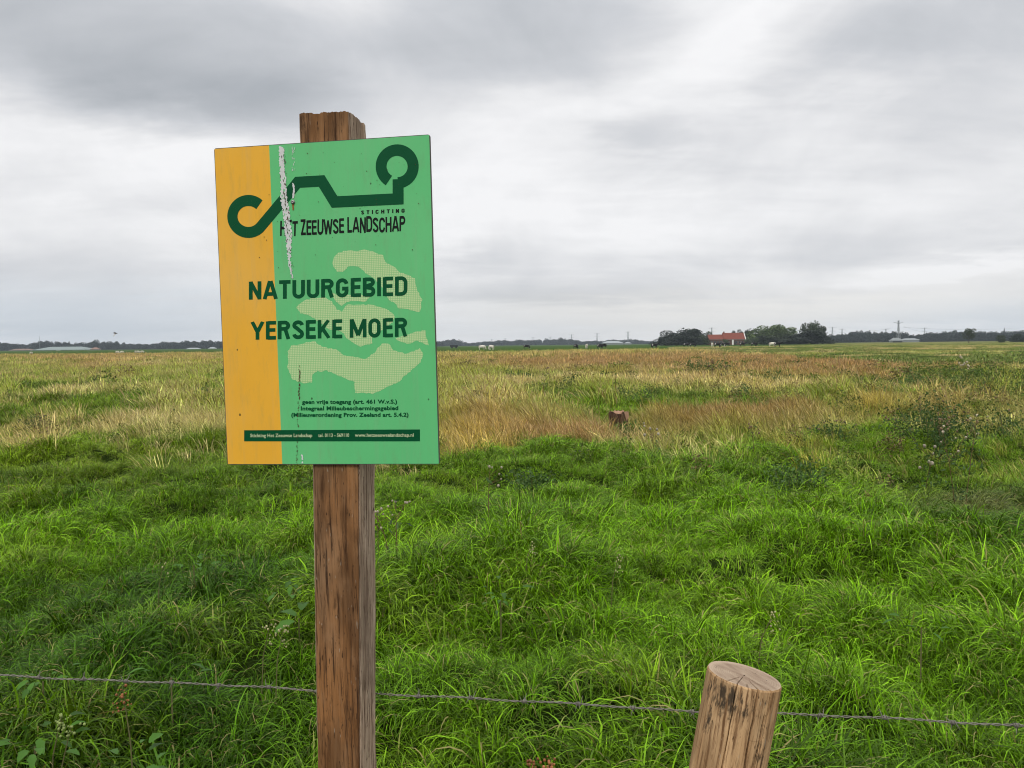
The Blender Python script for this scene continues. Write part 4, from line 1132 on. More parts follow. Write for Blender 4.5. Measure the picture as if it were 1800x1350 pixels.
def bushy(px, py, h, rx, n, mat, label, seed, size=.05, group=None, heads=0, hm=None, cat='weed', elong=1.8):
    rg = np.random.default_rng(seed); top = at_ground(px, py, h * .6); bx, by = top.x, top.y; z0 = gz(bx, by)
    root = empty('leafy_weed', (bx, by, z0), rg.uniform(0, 6)); tag(root, label, cat, group)
    st = MB(); L = []; H = []
    ns = max(6, n // 90)
    for k in range(ns):
        a = rg.uniform(0, 6.28); r = rx * math.sqrt(rg.random()); tip = Vector((r * math.cos(a), r * math.sin(a) , h * rg.uniform(.55, 1.1) * (1 - .4 * (r / rx) ** 2)))
        b0 = Vector((tip.x * .5, tip.y * .5, -.02)); st.bar(b0, tip, .006, .002, 4, False); H.append(tip)
        for j in range(n // ns):
            f = rg.uniform(.15, 1); p = b0.lerp(tip, f); L.append(p + Vector(rg.normal(size=3) * np.array([.09, .09, .05]) * (.6 + h)))
    tag(st.build('stem', M_STEM, root), kind='stuff')
    link('foliage', cards('foliage', L, size, mat, rg, elong), root)
    if heads:
        hs = [H[rg.integers(len(H))] + Vector((rg.normal() * .05, rg.normal() * .05, rg.uniform(0, .1))) for _ in range(heads)]
        link('seed_head', blobs('seed_head', hs, .02, hm or M_HEADB, rg), root)
    return root
def spike(px, py, h, mat, label, seed, cat='grass stalk', n=16, ln=.10, bend=.05):
    rg = np.random.default_rng(seed); top = at_ground(px, py, h); bx, by = top.x, top.y
    root = empty('flowering_stalk', (bx, by, gz(bx, by))); tag(root, label, cat)
    hh_ = h - root.location.z
    tip = Vector((bend, 0, hh_)); st = MB(); st.tube([(0, 0, -.02), (bend * .3, 0, hh_ * .6), tip], [.003, .0022, .001], 5); st.build('stem', M_STEM, root)
    P = [tip + Vector((rg.normal() * .012, rg.normal() * .012, -ln * rg.random())) for _ in range(n)]
    link('panicle', blobs('panicle', P, .0065, mat, rg), root)
thistle(868, 872, .52, 10, 'faded thistle with pale pink heads above the green grass, right of the sign post', 1, .2, .22, .016)
thistle(704, 905, .50, 14, 'thistle with woolly tan heads close beside the sign post', 2, .25, .20, .014)
thistle(667, 916, .46, 3, 'two tan thistle heads touching the right edge of the sign post', 3, .1, .05, .014)
thistle(1660, 722, .72, 30, 'big brown seeding thistle clump in the rough grass at right', 4, 1.5, .65, .019, M_HEADB)
thistle(1690, 745, .85, 14, 'thistle with a few large white downy heads in front of the brown clump', 5, .8, .5, .018)
thistle(1615, 772, .6, 8, 'small thistle with whitish heads left of the dark clump at right', 6, .8, .4, .024)
thistle(1160, 762, .5, 4, 'pale thistle head in green grass just right of the wooden stub', 7, .3, .15, .028)
thistle(1700, 622, 1.1, 16, 'tall thistle with cream flower heads below the far hedge at right', 8, 1.0, .9, .06)
thistle(950, 645, .9, 8, 'thin brown thistle standing in the dry grass beyond the clearing', 9, 1.2, .5, .03, M_HEADB)
thistle(1255, 628, 1.1, 14, 'dark thistle bush rising above the tan grass right of centre', 10, 2.0, 1.0, .05, M_HEADB)
thistle(1330, 760, .5, 5, 'small dead thistle in green grass right of the rusty strip', 11, .4, .2, .02, M_HEADB)
W = [(1240, 640, 1.0, 1.4, 500, 0, 'dark green weed bush in the tan grass right of centre'), (1700, 655, 1.1, 2.2, 900, 0, 'broad dark weed thicket near the right edge, below the cream thistle'),
     (1780, 645, 1.0, 1.8, 600, 0, 'dark weed thicket at the right edge of the meadow'), (1600, 665, .8, 1.5, 500, 0, 'dark green weeds left of the broad thicket'), (1540, 690, .7, 1.1, 400, 0, 'low dark weed patch in the yellow green grass at right'),
     (1780, 735, .7, .8, 500, 0, 'dark leafy weed clump at the right edge halfway down'), (1640, 745, .7, .7, 600, 0, 'dark leafy mass under the brown thistle clump'), (1470, 755, .5, .5, 350, 0, 'dark tussock of weeds beside the golden patch at right'),
     (850, 700, .45, .45, 220, 0, 'small dark weed bush in straw grass just right of the sign'), (905, 660, .6, .7, 260, 0, 'green weed clump in the tan band right of the sign'), (985, 668, .7, .9, 300, 0, 'green weed patch in the dry band, beyond the straw grass'),
     (1120, 690, .6, .9, 380, 0, 'dark nettles behind the wooden stub'), (1110, 745, .35, .25, 200, 1, 'bright green weed growing against the wooden stub'), (272, 640, .7, .8, 200, 0, 'small dark weed in the dry grass left of the sign'),
     (358, 703, .45, .4, 220, 0, 'dark weed bush beside the left edge of the sign'), (70, 745, .4, .3, 160, 0, 'dark weed in yellow grass near the left edge'), (1355, 660, .6, .9, 250, 0, 'dark green weeds under the rusty grass band'), (1320, 680, .6, .8, 250, 0, 'low dark weeds in the meadow right of centre'),
     (1400, 850, .35, .3, 260, 0, 'dark weed tussock in the lush grass at right'), (940, 850, .3, .25, 220, 0, 'small dark weed in the lush grass near the pale thistle')]
for k, (px, py, h, rx, n, mm, lb) in enumerate(W):
    Y_ = at_ground(px, py, h * .6).y
    bushy(px, py, h, rx, n * 3, (M_WEED, M_WEEDL)[mm], lb, 60 + k, size=max(.022, .0012 * Y_), heads=(n // 25 if k < 8 else 0), hm=M_HEADB)
spike(1072, 975, .42, M_CREAM, 'pale cream grass panicle in the lush grass between the posts', 21)
spike(1330, 1076, .36, M_CREAM, 'yellowish seeding stalk above the round fence post', 22, bend=.08)
spike(922, 952, .42, M_CREAM, 'thin tan grass head right of the sign post', 23)
spike(231, 1205, .50, M_RUST, 'rust orange sorrel spike hanging by the wire at left', 24, 'sorrel', 22, .09, -.03)
spike(272, 985, .42, M_CREAM, 'single pale grass stalk in the lush grass left of the sign post', 25, n=8)
spike(455, 1095, .38, M_CREAM, 'small cream panicle low in the grass left of the sign post', 26)
spike(480, 1098, .38, M_CREAM, 'second cream panicle, nearest the sign post on its left', 27)
spike(82, 1255, .40, M_PALEG, 'pale green flower cluster in the bottom left corner', 28, 'weed', 26, .05)
spike(98, 1278, .36, M_PALEG, 'smaller pale green flower cluster in the bottom left corner', 29, 'weed', 14, .03)
for k, (x, y) in enumerate(((905, 1335), (940, 1332))):
    spike(x, y, .36, M_RUST, ('rust coloured dead frond at the bottom edge, left one of two', 'rust coloured dead frond at the bottom edge, right one of two')[k], 30 + k, 'weed', 22, .04)
# broad leaved plants low in the grass
def leafy(px, py, h, n, size, label, seed, mat=None):
    rg = np.random.default_rng(seed); top = at_ground(px, py, h); root = empty('broad_leaf_plant', (top.x, top.y, gz(top.x, top.y))); tag(root, label, 'weed')
    z_ = h - root.location.z
    for k in range(n):
        a = rg.uniform(0, 6.28); r = rg.uniform(.02, .16); p = Vector((r * math.cos(a), r * math.sin(a), z_ * rg.uniform(.75, 1.05)))
        L_ = size * rg.uniform(.7, 1.3); wdt = L_ * .42; d1 = Vector((math.cos(a), math.sin(a), rg.uniform(-.3, .45))).normalized(); s1 = Vector((-math.sin(a), math.cos(a), rg.uniform(-.3, .3))).normalized()
        V = []; T = []
        ns = 6
        for i in range(ns + 1):
            f = i / ns; ww = wdt * math.sin(math.pi * min(f * .9 + .08, 1)) * (1 + .25 * (i % 2)); c = p + d1 * (L_ * f) - Vector((0, 0, L_ * .35 * f * f))
            V += [c - s1 * ww / 2 + Vector((0, 0, ww * .18)), c, c + s1 * ww / 2 + Vector((0, 0, ww * .18))]
        F = []
        for i in range(ns):
            for j in (0, 1): F.append((3 * i + j, 3 * i + j + 1, 3 * i + 4 + j, 3 * i + 3 + j))
        me = mesh_np('leaf', [tuple(v) for v in V], F, [mat or M_WEEDL], True, attrs={'tone': ('FLOAT', [float(rg.random())] * len(V))})
        link('leaf', me, root)
    st = MB(); st.bar((0, 0, -.02), (0, 0, z_ * .8), .004, .003, 5); st.build('stem', M_STEM, root)
leafy(60, 1290, .30, 16, .055, 'broad leaved weed in the bottom left corner below the wire', 41)
leafy(75, 1185, .32, 10, .045, 'leafy weed just above the wire at far left', 42)
leafy(525, 1075, .30, 5, .10, 'single group of dock leaves in a dark hollow beside the sign post', 43)
leafy(515, 1020, .34, 12, .05, 'small leaved herb left of the sign post below mid height', 44)
leafy(300, 1165, .34, 4, .06, 'pale leaf rosette in the grass above the wire at left', 45)
leafy(880, 1030, .36, 14, .045, 'feathery leafed herb in the lush grass right of the sign post', 46)
leafy(340, 975, .34, 16, .045, 'feathery herb patch in the lush grass left of the sign post', 47)
leafy(230, 1330, .30, 10, .06, 'low herb at the bottom edge left of the sign post', 48)
leafy(1620, 1075, .33, 7, .05, 'small pale leaf cluster in the lush grass at right', 49)

# ------------------------------------------------------------------ far away
def horizon_ground(px, Y): # point on the ground plane under pixel column px at depth Y
    d_ = px_dir(px, 606 - (px - 900) * .01); p = CAM + d_ * (Y / d_.y); return Vector((p.x, Y, 0))
def hgt(pxh, Y): return pxh * Y / FPX
M_LDF = leaf_mat('far_wood_crown', (.020, .032, .022), .35, .1); M_LD = leaf_mat('dark_crown', (.022, .034, .016), .45, .1); M_LM = leaf_mat('mid_crown', (.040, .058, .020), .45, .15); M_LW = leaf_mat('willow_crown', (.085, .125, .035), .45, .2); M_LP = leaf_mat('pollard_crown', (.085, .12, .055), .35, .2)
def crown_mesh(seed, mat, n=1500, lobes=9, flat=.75, size=.05, openn=.0, base=.12, low=False):
    """crown in a unit box: x, y -.5 .. .5, z base .. 1"""
    rg = np.random.default_rng(seed); P = []
    C = []
    for k in range(lobes):
        a = rg.uniform(0, 6.28); r = .30 * math.sqrt(rg.random()); zc = rg.uniform(.10, .80) if low else rg.uniform(.38, .80)
        if low: r = .36 * math.sqrt(rg.random()) * math.sqrt(max(1 - zc * .95, .05)) * 1.15
        C.append((r * math.cos(a) * (1.25 - zc * .5), r * math.sin(a) * (1.25 - zc * .5), zc, rg.uniform(.14, .25)))
    C.append((0, 0, .55, .30))
    if low: C += [(.12, .05, .22, .33), (-.14, 0, .20, .32), (0, -.1, .3, .34)]
    while len(P) < n:
        c = C[rg.integers(len(C))]; d_ = rg.normal(size=3); d_ /= np.linalg.norm(d_); r = c[3] * (rg.random() ** .33 if rg.random() < .4 else rg.uniform(.85, 1.08))
        p = np.array(c[:3]) + d_ * r
        if p[2] < base + rg.uniform(0, .06): continue
        if openn and vnoise(p[0] * 9 + seed, p[2] * 9) < openn and rg.random() < .8: continue
        P.append(p)
    return cards('crown', P, size, mat, rg, 1.3)
def trunk_mesh(seed):
    rg = random.Random(seed); b = MB(); b.tube([(0, 0, -.02), (.005, 0, .25), (.0, .01, .6)], [.030, .022, .010], 6)
    for k in range(5):
        a = rg.uniform(0, 6.28); b.bar((0, 0, .2 + .07 * k), (.22 * math.cos(a), .22 * math.sin(a), .45 + .08 * k), .011, .004, 5, False)
    return b.mesh('trunk', BARK)
CR_D = [crown_mesh(600 + k, M_LD, 2400, 11, base=.0, low=True) for k in range(4)]; CR_M = [crown_mesh(610 + k, M_LM, 2200, 10, base=.0, low=True) for k in range(3)]; CR_W = [crown_mesh(620 + k, M_LW, 2400, 12, openn=.3, base=.0, low=True) for k in range(3)]; CR_P = [crown_mesh(630, M_LP, 1200, 5, base=.05)]
CR_O = [crown_mesh(640 + k, M_LM, 1100, 12, openn=.42, size=.055, base=.05) for k in range(2)]
TR = [trunk_mesh(k) for k in range(3)]
def tree(px, top, wpx, Y, crowns, label, group=None, name='tree', base_px=None, cat='tree', k=[0]):
    p = horizon_ground(px, Y); hor = 606 - (px - 900) * .01; H = hgt(hor - top, Y) + 1.6; Wd = hgt(wpx, Y)
    k[0] += 1; root = empty(name, p, k[0] * 1.7); root.scale = (Wd / .85, Wd / .85, H / .97); tag(root, label, cat, group)
    link('crown', crowns[k[0] % len(crowns)], root); link('trunk', TR[k[0] % 3], root)
# farm trees, left to right
for a in [(1163, 592, 26, 540, CR_D, 'lowest dark tree at the left end of the farm grove'), (1181, 581, 34, 545, CR_D, 'second dark round tree from the left in the farm grove'), (1203, 577, 40, 550, CR_D, 'broad dark tree in the middle of the left farm grove'), (1224, 577, 34, 545, CR_D, 'dark tree at the right end of the left farm grove'),
          (1190, 590, 44, 530, CR_D, 'low dark tree in front of the left farm grove'), (1215, 590, 40, 528, CR_D, 'second low dark tree in front of the left farm grove'), (1238, 588, 18, 535, CR_M, 'small green tree against the left gable of the farmhouse'), (1247, 582, 14, 560, CR_M, 'slender tree behind the left end of the red roof'),
          (1288, 581, 10, 600, CR_D, 'small treetop showing over the red roof'), (1302, 579, 12, 600, CR_D, 'treetop showing over the right end of the red roof'), (1317, 578, 24, 575, CR_D, 'dark tree behind the white right gable'),
          (1340, 570, 40, 560, CR_W, 'pale willow with loose top right of the farmhouse'), (1362, 572, 38, 555, CR_W, 'broad green willow in the middle of the right farm grove'), (1384, 574, 36, 560, CR_W, 'green willow at the right side of the farm grove'), (1352, 588, 44, 530, CR_M, 'low darker tree under the willows'), (1383, 586, 36, 530, CR_M, 'low tree right of the willows'),
          (1402, 586, 24, 525, CR_D, 'low dark tree between the willows and the two-topped tree'), (1419, 568, 24, 530, CR_O, 'left top of the tall airy poplars at the right end of the grove'), (1437, 566, 28, 535, CR_O, 'right top of the tall airy poplars at the right end of the grove'), (1430, 580, 50, 520, CR_D, 'broad dark tree under the airy poplars'), (1446, 587, 26, 515, CR_D, 'last dark tree at the right end of the farm grove'),
          (1400, 593, 50, 515, CR_D, 'low dark hedge tree closing the right farm grove')]:
    a = list(a); a[2] *= 1.22
    tree(*a, group='trees around the farmhouse')
for a in [(1275, 595, 12, 505, CR_P, 'round pollard in front of the farmhouse wall'), (1313, 595, 13, 505, CR_P, 'smaller pale round shrub at the right gable'), (1327, 592, 17, 500, CR_P, 'larger pale round shrub right of the gable')]:
    tree(*a, group='round shrubs by the farmhouse', name='shrub', cat='shrub')
for a in [(1703, 577, 21, 430, CR_O, 'single leafy tree standing alone in the field at right'), (1760, 587, 17, 480, CR_M, 'small bushy tree right of the lone field tree'), (1785, 586, 22, 500, CR_D, 'dark round bush near the right edge on the horizon'), (1798, 592, 16, 500, CR_D, 'dark bush cut by the right edge of the picture')]:
    tree(*a, group='field trees at right')
for a in [(166, 597, 17, 1300, CR_D, 'tallest round tree over the left woodland edge'), (122, 600, 6, 1300, CR_D, 'small spike tree above the long pale barn'), (340, 599, 14, 1300, CR_D, 'round treetop standing above the wood left of the sign'),
          (789, 597, 12, 1900, CR_D, 'first round treetop right of the sign on the horizon'), (805, 597, 10, 1900, CR_D, 'second round treetop right of the sign on the horizon'), (986, 593, 14, 1850, CR_D, 'highest round treetop on the central horizon')]:
    tree(*a, group='treetops standing above the far woods')

# woods on the horizon: too many trees to count, one mass each
wood_p = [crown_mesh(700 + k, M_LDF, 620, 8, size=.10, base=-.1, low=True) for k in range(5)]
woodC = proto_collection('wood_crown', wood_p)
def wood(px0, px1, prof, Y, label, dens=2.2, rows=2):
    xs = []; n = int((px1 - px0) / 6.5 * dens * rows)
    P = []; Sc = []
    for k in range(n):
        px = RNG.uniform(px0, px1); y = Y * RNG.uniform(.98, 1.05); p = horizon_ground(px, y)
        hp = float(np.interp(px, prof[0], prof[1])) * RNG.uniform(.72, 1.04); H = hgt(hp, Y) + 1.6; Wd = hgt(RNG.uniform(10, 19), Y)
        P.append((p.x, p.y, -.5)); Sc.append((Wd, Wd, H * 1.16))
    scatter('woodland', np.array(P), np.stack([np.zeros(n), np.zeros(n), RNG.uniform(0, 6, n)], 1), np.array(Sc), RNG.integers(0, 5, n), np.ones((n, 4)), woodC, label, 'woodland')
wood(-220, 420, ([-220, 0, 15, 40, 65, 80, 100, 130, 170, 200, 230, 255, 275, 290, 315, 345, 380, 420], [10, 14, 12, 9, 13, 14, 13, 12, 12, 12, 9, 7, 8, 11, 11, 12, 12, 12]), 1350, 'dark blue green wood along the left horizon behind the barns')
wood(400, 780, ([400, 780], [11, 7]), 1500, 'wood on the horizon hidden behind the sign')
wood(765, 1150, ([765, 780, 800, 822, 840, 860, 900, 940, 985, 1010, 1020, 1060, 1100, 1130, 1150], [5, 9, 10, 4, 5, 7, 8, 9, 10, 8, 5, 6, 8, 5, 4]), 1950, 'hazy blue wood along the central horizon')
wood(1440, 2050, ([1440, 1470, 1490, 1515, 1540, 1565, 1590, 1610, 1640, 1680, 1700, 1760, 1800, 2050], [10, 12, 14, 18, 15, 15, 14, 11, 14, 16, 15, 14, 16, 14]), 1050, 'dark wood along the right horizon behind the pylon')
# bank of dark pasture hedge at foot
M_HEDGE = leaf_mat('hedge_leaf', (.025, .045, .018))

# farmhouse ---------------------------------------------------------
FY = 545.0
fh0 = horizon_ground(1246, FY); fh1 = horizon_ground(1310, FY); FL = fh1.x - fh0.x
M_ROOF = simple('red_roof_tiles', (.185, .052, .034), .8, .2, .25, .8); M_BRICK = simple('farm_brick', (.11, .055, .038), .9, .1, .3, 1.2); M_WHITEP = simple('white_paint', (.75, .74, .70), .6, .3, .08, 3); M_FRAME = simple('grey_window_frame', (.28, .27, .25), .7, .2, .1, 3); M_GLASS = simple('window_glass', (.03, .035, .04), .15, .6, .2, 2)
M_CHIM = simple('chimney_brick', (.16, .07, .05), .9, .1, .2, 3)
house = empty('farmhouse', fh0); tag(house, 'long brick farmhouse with orange red tiled roof among the trees', 'farmhouse')
def uy(px, py): # local x and height for a pixel on the house front
    p = horizon_ground(px, FY); hor = 606 - (px - 900) * .01; return p.x - fh0.x, hgt(hor - py, FY) + 1.6
def house_part(x0, x1, eave, ridge, yo, depth, roof_ov=.3):
    b = MB(); b.box(x0, x1, yo, yo + depth, -.2, eave)
    b.add([(x0, yo, eave), (x0, yo + depth, eave), (x0, yo + depth / 2, ridge - .05)], [(0, 1, 2)]); b.add([(x1, yo, eave), (x1, yo + depth, eave), (x1, yo + depth / 2, ridge - .05)], [(0, 2, 1)])
    b.build('wall', M_BRICK, house)
    b = MB(); o = roof_ov
    for sgn in (0, 1):
        ye = yo - o if sgn == 0 else yo + depth + o; ym = yo + depth / 2
        b.add([(x0 - o, ye, eave - .15), (x1 + o, ye, eave - .15), (x1 + o, ym, ridge), (x0 - o, ym, ridge), (x0 - o, ye, eave + .05), (x1 + o, ye, eave + .05), (x1 + o, ym, ridge + .2), (x0 - o, ym, ridge + .2)],
              [(0, 3, 2, 1), (4, 5, 6, 7), (0, 1, 5, 4), (1, 2, 6, 5), (2, 3, 7, 6), (3, 0, 4, 7)])
    rf = b.build('roof', M_ROOF, house)
    for k in range(int((x1 - x0) / .9)):
        t_ = MB(); xx = x0 + .45 + k * .9
    return rf
x0, e0 = uy(1247, 596.5); x1, r0_ = uy(1272.5, 588.3); x2, r1_ = uy(1309, 585.2); _, e1 = uy(1309, 596)
rfa = house_part(x0, x1 - .05, e0, r0_, .6, 7.5); rfb = house_part(x1 + .3, x2, e1, r1_, 0, 8.5)
b = MB(); b.box(x1 + .6, x1 + 1.4, 3.8, 4.7, r1_ - .6, r1_ + 1.1); b.build('chimney', M_CHIM, rfb)
b = MB()
for (ya, yb) in ((-.45, 4.25), (8.95, 4.25)):
    b.add([(x2 + .32, ya, e1 - .3), (x2 + .75, ya, e1 - .3), (x2 + .75, yb, r1_ + .35), (x2 + .32, yb, r1_ + .35), (x2 + .32, ya, e1 + .35), (x2 + .75, ya, e1 + .35), (x2 + .75, yb, r1_ + 1.0), (x2 + .32, yb, r1_ + 1.0)],
          [(0, 3, 2, 1), (4, 5, 6, 7), (0, 1, 5, 4), (1, 2, 6, 5), (2, 3, 7, 6), (3, 0, 4, 7)])
b.build('gable_trim', M_WHITEP, house)
b = MB(); b.box(x0, x2, -.42, -.32, e1 - .35, e1 - .18); b.build('gutter', M_FRAME, house)
for px in (1251.5, 1257, 1262.5, 1268):
    xx, _ = uy(px, 600); b = MB(); b.box(xx - .75, xx + .75, .52, .60, 1.1, 2.7); wn_ = b.build('window', M_FRAME, house)
    for dx_ in (-.36, .36): b = MB(); b.box(xx + dx_ - .30, xx + dx_ + .30, .50, .56, 1.2, 2.6); b.build('pane', M_GLASS, wn_)
for px in (1281, 1295, 1300, 1305):
    xx, _ = uy(px, 600); b = MB(); b.box(xx - .6, xx + .6, -.08, .0 - .001, 1.0, 2.6); wn_ = b.build('window', M_FRAME, house)
    b = MB(); b.box(xx - .48, xx + .48, -.11, -.03, 1.12, 2.5); b.build('pane', M_GLASS, wn_)
xx, _ = uy(1288, 600); b = MB(); b.box(xx - .55, xx + .55, -.35, -.05, -.1, e1 - .4); b.build('door', M_WHITEP, house)
b = MB(); b.box(xx + 1.2, xx + 2.6, -.06, -.002, -.1, 2.4); b.build('barn_door', simple('dark_door', (.02, .025, .02), .6, .3, .2, 2), house)

# barns ------------------------------------------------------------
M_PALER = simple('pale_sheet_roof', (.30, .33, .34), .5, .4, .12, .15); M_GREENB = simple('green_sheet_wall', (.14, .20, .18), .7, .3, .15, .2); M_GREYW = simple('grey_wall', (.22, .24, .24), .8, .2, .1, .3); M_OPEN = simple('dark_opening', (.03, .035, .035), .9, .1, .2, 1)
def barn(px0, px1, eave, ridge, Y, label, wall, roof, depth=None, base=None, doors=()):
    a = horizon_ground(px0, Y); c = horizon_ground(px1, Y); L_ = c.x - a.x; hor = 606 - ((px0 + px1) / 2 - 900) * .01
    he = hgt(hor - eave, Y) + 1.6; hr = hgt(hor - ridge, Y) + 1.6; dp = depth or L_ * .35
    root = empty('barn', a); tag(root, label, 'barn')
    b = MB(); b.box(0, L_, 0, dp, -.3, he); b.build('wall', wall, root)
    b = MB(); ins = dp * .45; o = .5
    b.add([(-o, -o, he - .2), (L_ + o, -o, he - .2), (L_ + o, dp + o, he - .2), (-o, dp + o, he - .2), (ins, dp / 2, hr), (L_ - ins, dp / 2, hr), (-o, -o, he + .1), (L_ + o, -o, he + .1), (L_ + o, dp + o, he + .1), (-o, dp + o, he + .1)],
          [(0, 3, 2, 1), (6, 7, 5, 4), (8, 9, 4, 5), (7, 8, 5), (9, 6, 4), (0, 1, 7, 6), (1, 2, 8, 7), (2, 3, 9, 8), (3, 0, 6, 9)])
    b.build('roof', roof, root)
    for (d0, d1, mm) in doors:
        b = MB(); b.box(L_ * d0, L_ * d1, -.15, -.01, -.2, he * .92); b.build('door', mm, root)
barn(57, 152, 615.0, 609.5, 1180, 'long low barn with pale green roof on the left horizon', M_GREENB, simple('grey_green_roof', (.20, .25, .235), .6, .3, .12, .1), 36, doors=((.44, .52, M_WHITEP), (.55, .74, M_OPEN)))
barn(16, 53, 615.6, 613.0, 1200, 'low brownish shed left of the long pale barn', M_GREYW, simple('brown_roof', (.22, .15, .11), .8, .2, .2, .2), 14)
barn(159, 172, 614.0, 610.5, 1150, 'small house with reddish roof right of the long pale barn', M_GREYW, simple('reddish_roof', (.25, .15, .11), .8, .2, .2, .2), 8)
barn(326, 350, 613.8, 611.3, 1200, 'low white roofed shed in front of the wood left of the sign', M_GREYW, M_PALER, 10, doors=((.7, .9, M_OPEN),))
barn(366, 378, 612.5, 610.0, 1200, 'tiny white shed nearest the left edge of the sign', M_WHITEP, M_PALER, 6)
barn(1060, 1096, 602.8, 599.3, 1500, 'pale grey roofed barn on the central horizon under the pylons', M_GREYW, M_PALER, 20)
barn(1568, 1587, 598.6, 593.6, 820, 'light grey shed at the foot of the large pylon', M_GREYW, M_GREYW, 6, doors=((.05, .95, M_OPEN),))
barn(1588, 1616, 597.0, 594.8, 900, 'long pale glasshouse right of the large pylon', M_GREYW, M_PALER, 8)
barn(1098, 1110, 603.4, 601.5, 1500, 'tiny grey shed right of the pale barn on the central horizon', M_GREYW, M_PALER, 8)

# pylons -----------------------------------------------------------
M_LAT = simple('pylon_steel', (.20, .22, .23), .6, .4, .1, 1)
def pylon(px, top, Y, label, arms=((.74, .26), (.97, .30)), r=.10, ant=False, group=None):
    p = horizon_ground(px, Y); hor = 606 - (px - 900) * .01; H = hgt(hor - top, Y) + 1.6
    root = empty('pylon', p, .25); tag(root, label, 'pylon', group); b = MB(); w0, w1 = H * .085, H * .022
    def ring(f):
        w_ = w0 + (w1 - w0) * min(f / .72, 1); return [Vector((sx_ * w_, sy_ * w_, H * f)) for sx_, sy_ in ((-1, -1), (1, -1), (1, 1), (-1, 1))]
    lv = [0, .18, .34, .48, .60, .70, .80, .90, 1.0]
    for i in range(len(lv) - 1):
        A, B = ring(lv[i]), ring(lv[i + 1])
        for k in range(4):
            b.bar(A[k], B[k], r, r, 4, False); b.bar(A[k], B[(k + 1) % 4], r * .6, r * .6, 4, False); b.bar(A[(k + 1) % 4], B[k], r * .6, r * .6, 4, False); b.bar(B[k], B[(k + 1) % 4], r * .6, r * .6, 4, False)
    b.build('tower', M_LAT, root)
    for (f, l_) in arms:
        b = MB()
        for s_ in (-1, 1):
            tip = Vector((s_ * l_ * H, 0, H * (f + (.03 if ant else 0)))); 
            for yy in (-w1, w1):
                b.bar(Vector((s_ * w1, yy, H * (f - .04))), tip, r * .8, r * .5, 4, False); b.bar(Vector((s_ * w1, yy, H * (f + .02))), tip, r * .8, r * .5, 4, False)
        b.build('crossarm', M_LAT, root)
    return root, H
pylon(1579, 563.5, 1010, 'large lattice pylon with raised arms above the shed at right', ((.46, .30), (.90, .30)), .20, True)
G_ = 'distant row of pylons'
for (px, tp, Y, lb) in ((1251, 576, 1500, 'pylon rising behind the farmhouse roof'), (1104, 583, 1700, 'pylon nearest the farm grove on the central horizon'), (1049.5, 586, 2000, 'second pylon left of the farm grove'), (1004.5, 588, 2200, 'pylon right of the highest round treetop'),
                    (967, 592, 2500, 'faint pylon left of the highest round treetop'), (937, 593, 2700, 'faint pylon over the middle of the central wood'), (888, 595, 2900, 'faint far pylon over the left part of the central wood'), (864.5, 596, 3000, 'faintest pylon at the left of the row'),
                    (1480, 578, 1500, 'thin pylon just right of the farm grove'), (1463, 575, 1500, 'pale mast close to the right end of the farm grove'), (1557, 578, 1700, 'small pylon left of the large pylon'), (1625, 576, 1500, 'small pylon right of the large pylon')):
    pylon(px, tp, Y, lb, r=.12 * Y / 2000 + .04, group=G_)
b = MB(); p = horizon_ground(1765, 1200); b.bar((0, 0, 0), (0, 0, 11), 1.5, 1.5, 4); b.bar((0, 0, 11), (0, 0, 20), 1.9, .1, 4); o = b.build('church_spire', simple('slate_grey', (.10, .11, .13), .7, .3, .1, 1)); o.location = p; tag(o, 'small dark church spire poking over the right wood', 'church spire')
b = MB(); p = horizon_ground(70, 1300); b.bar((0, 0, 0), (0, 0, 24), .35, .15, 5); o = b.build('radio_mast', M_LAT); o.location = p; tag(o, 'thin mast standing over the wood above the long barn', 'mast')
# conductors between the large pylon and its neighbours
def cable(px0, y0_, Y0, px1, y1_, Y1, sag, lb):
    A = at_depth(px0, y0_, Y0); B = at_depth(px1, y1_, Y1); pts = [A.lerp(B, k / 14) - Vector((0, 0, sag * 4 * (k / 14) * (1 - k / 14))) for k in range(15)]
    b = MB(); b.tube(pts, .09, 4); o = b.build('power_line', M_LAT); tag(o, lb, 'power line', 'power lines at the large pylon')
cable(1589, 574, 1010, 1625, 584, 1500, 1, 'upper cable right of the large pylon')
cable(1588, 575.5, 1010, 1850, 571, 1300, 5, 'long cable running right from the large pylon')
cable(1569, 576, 1010, 1480, 580, 1500, 4, 'cable running left from the large pylon to the thin pylon')

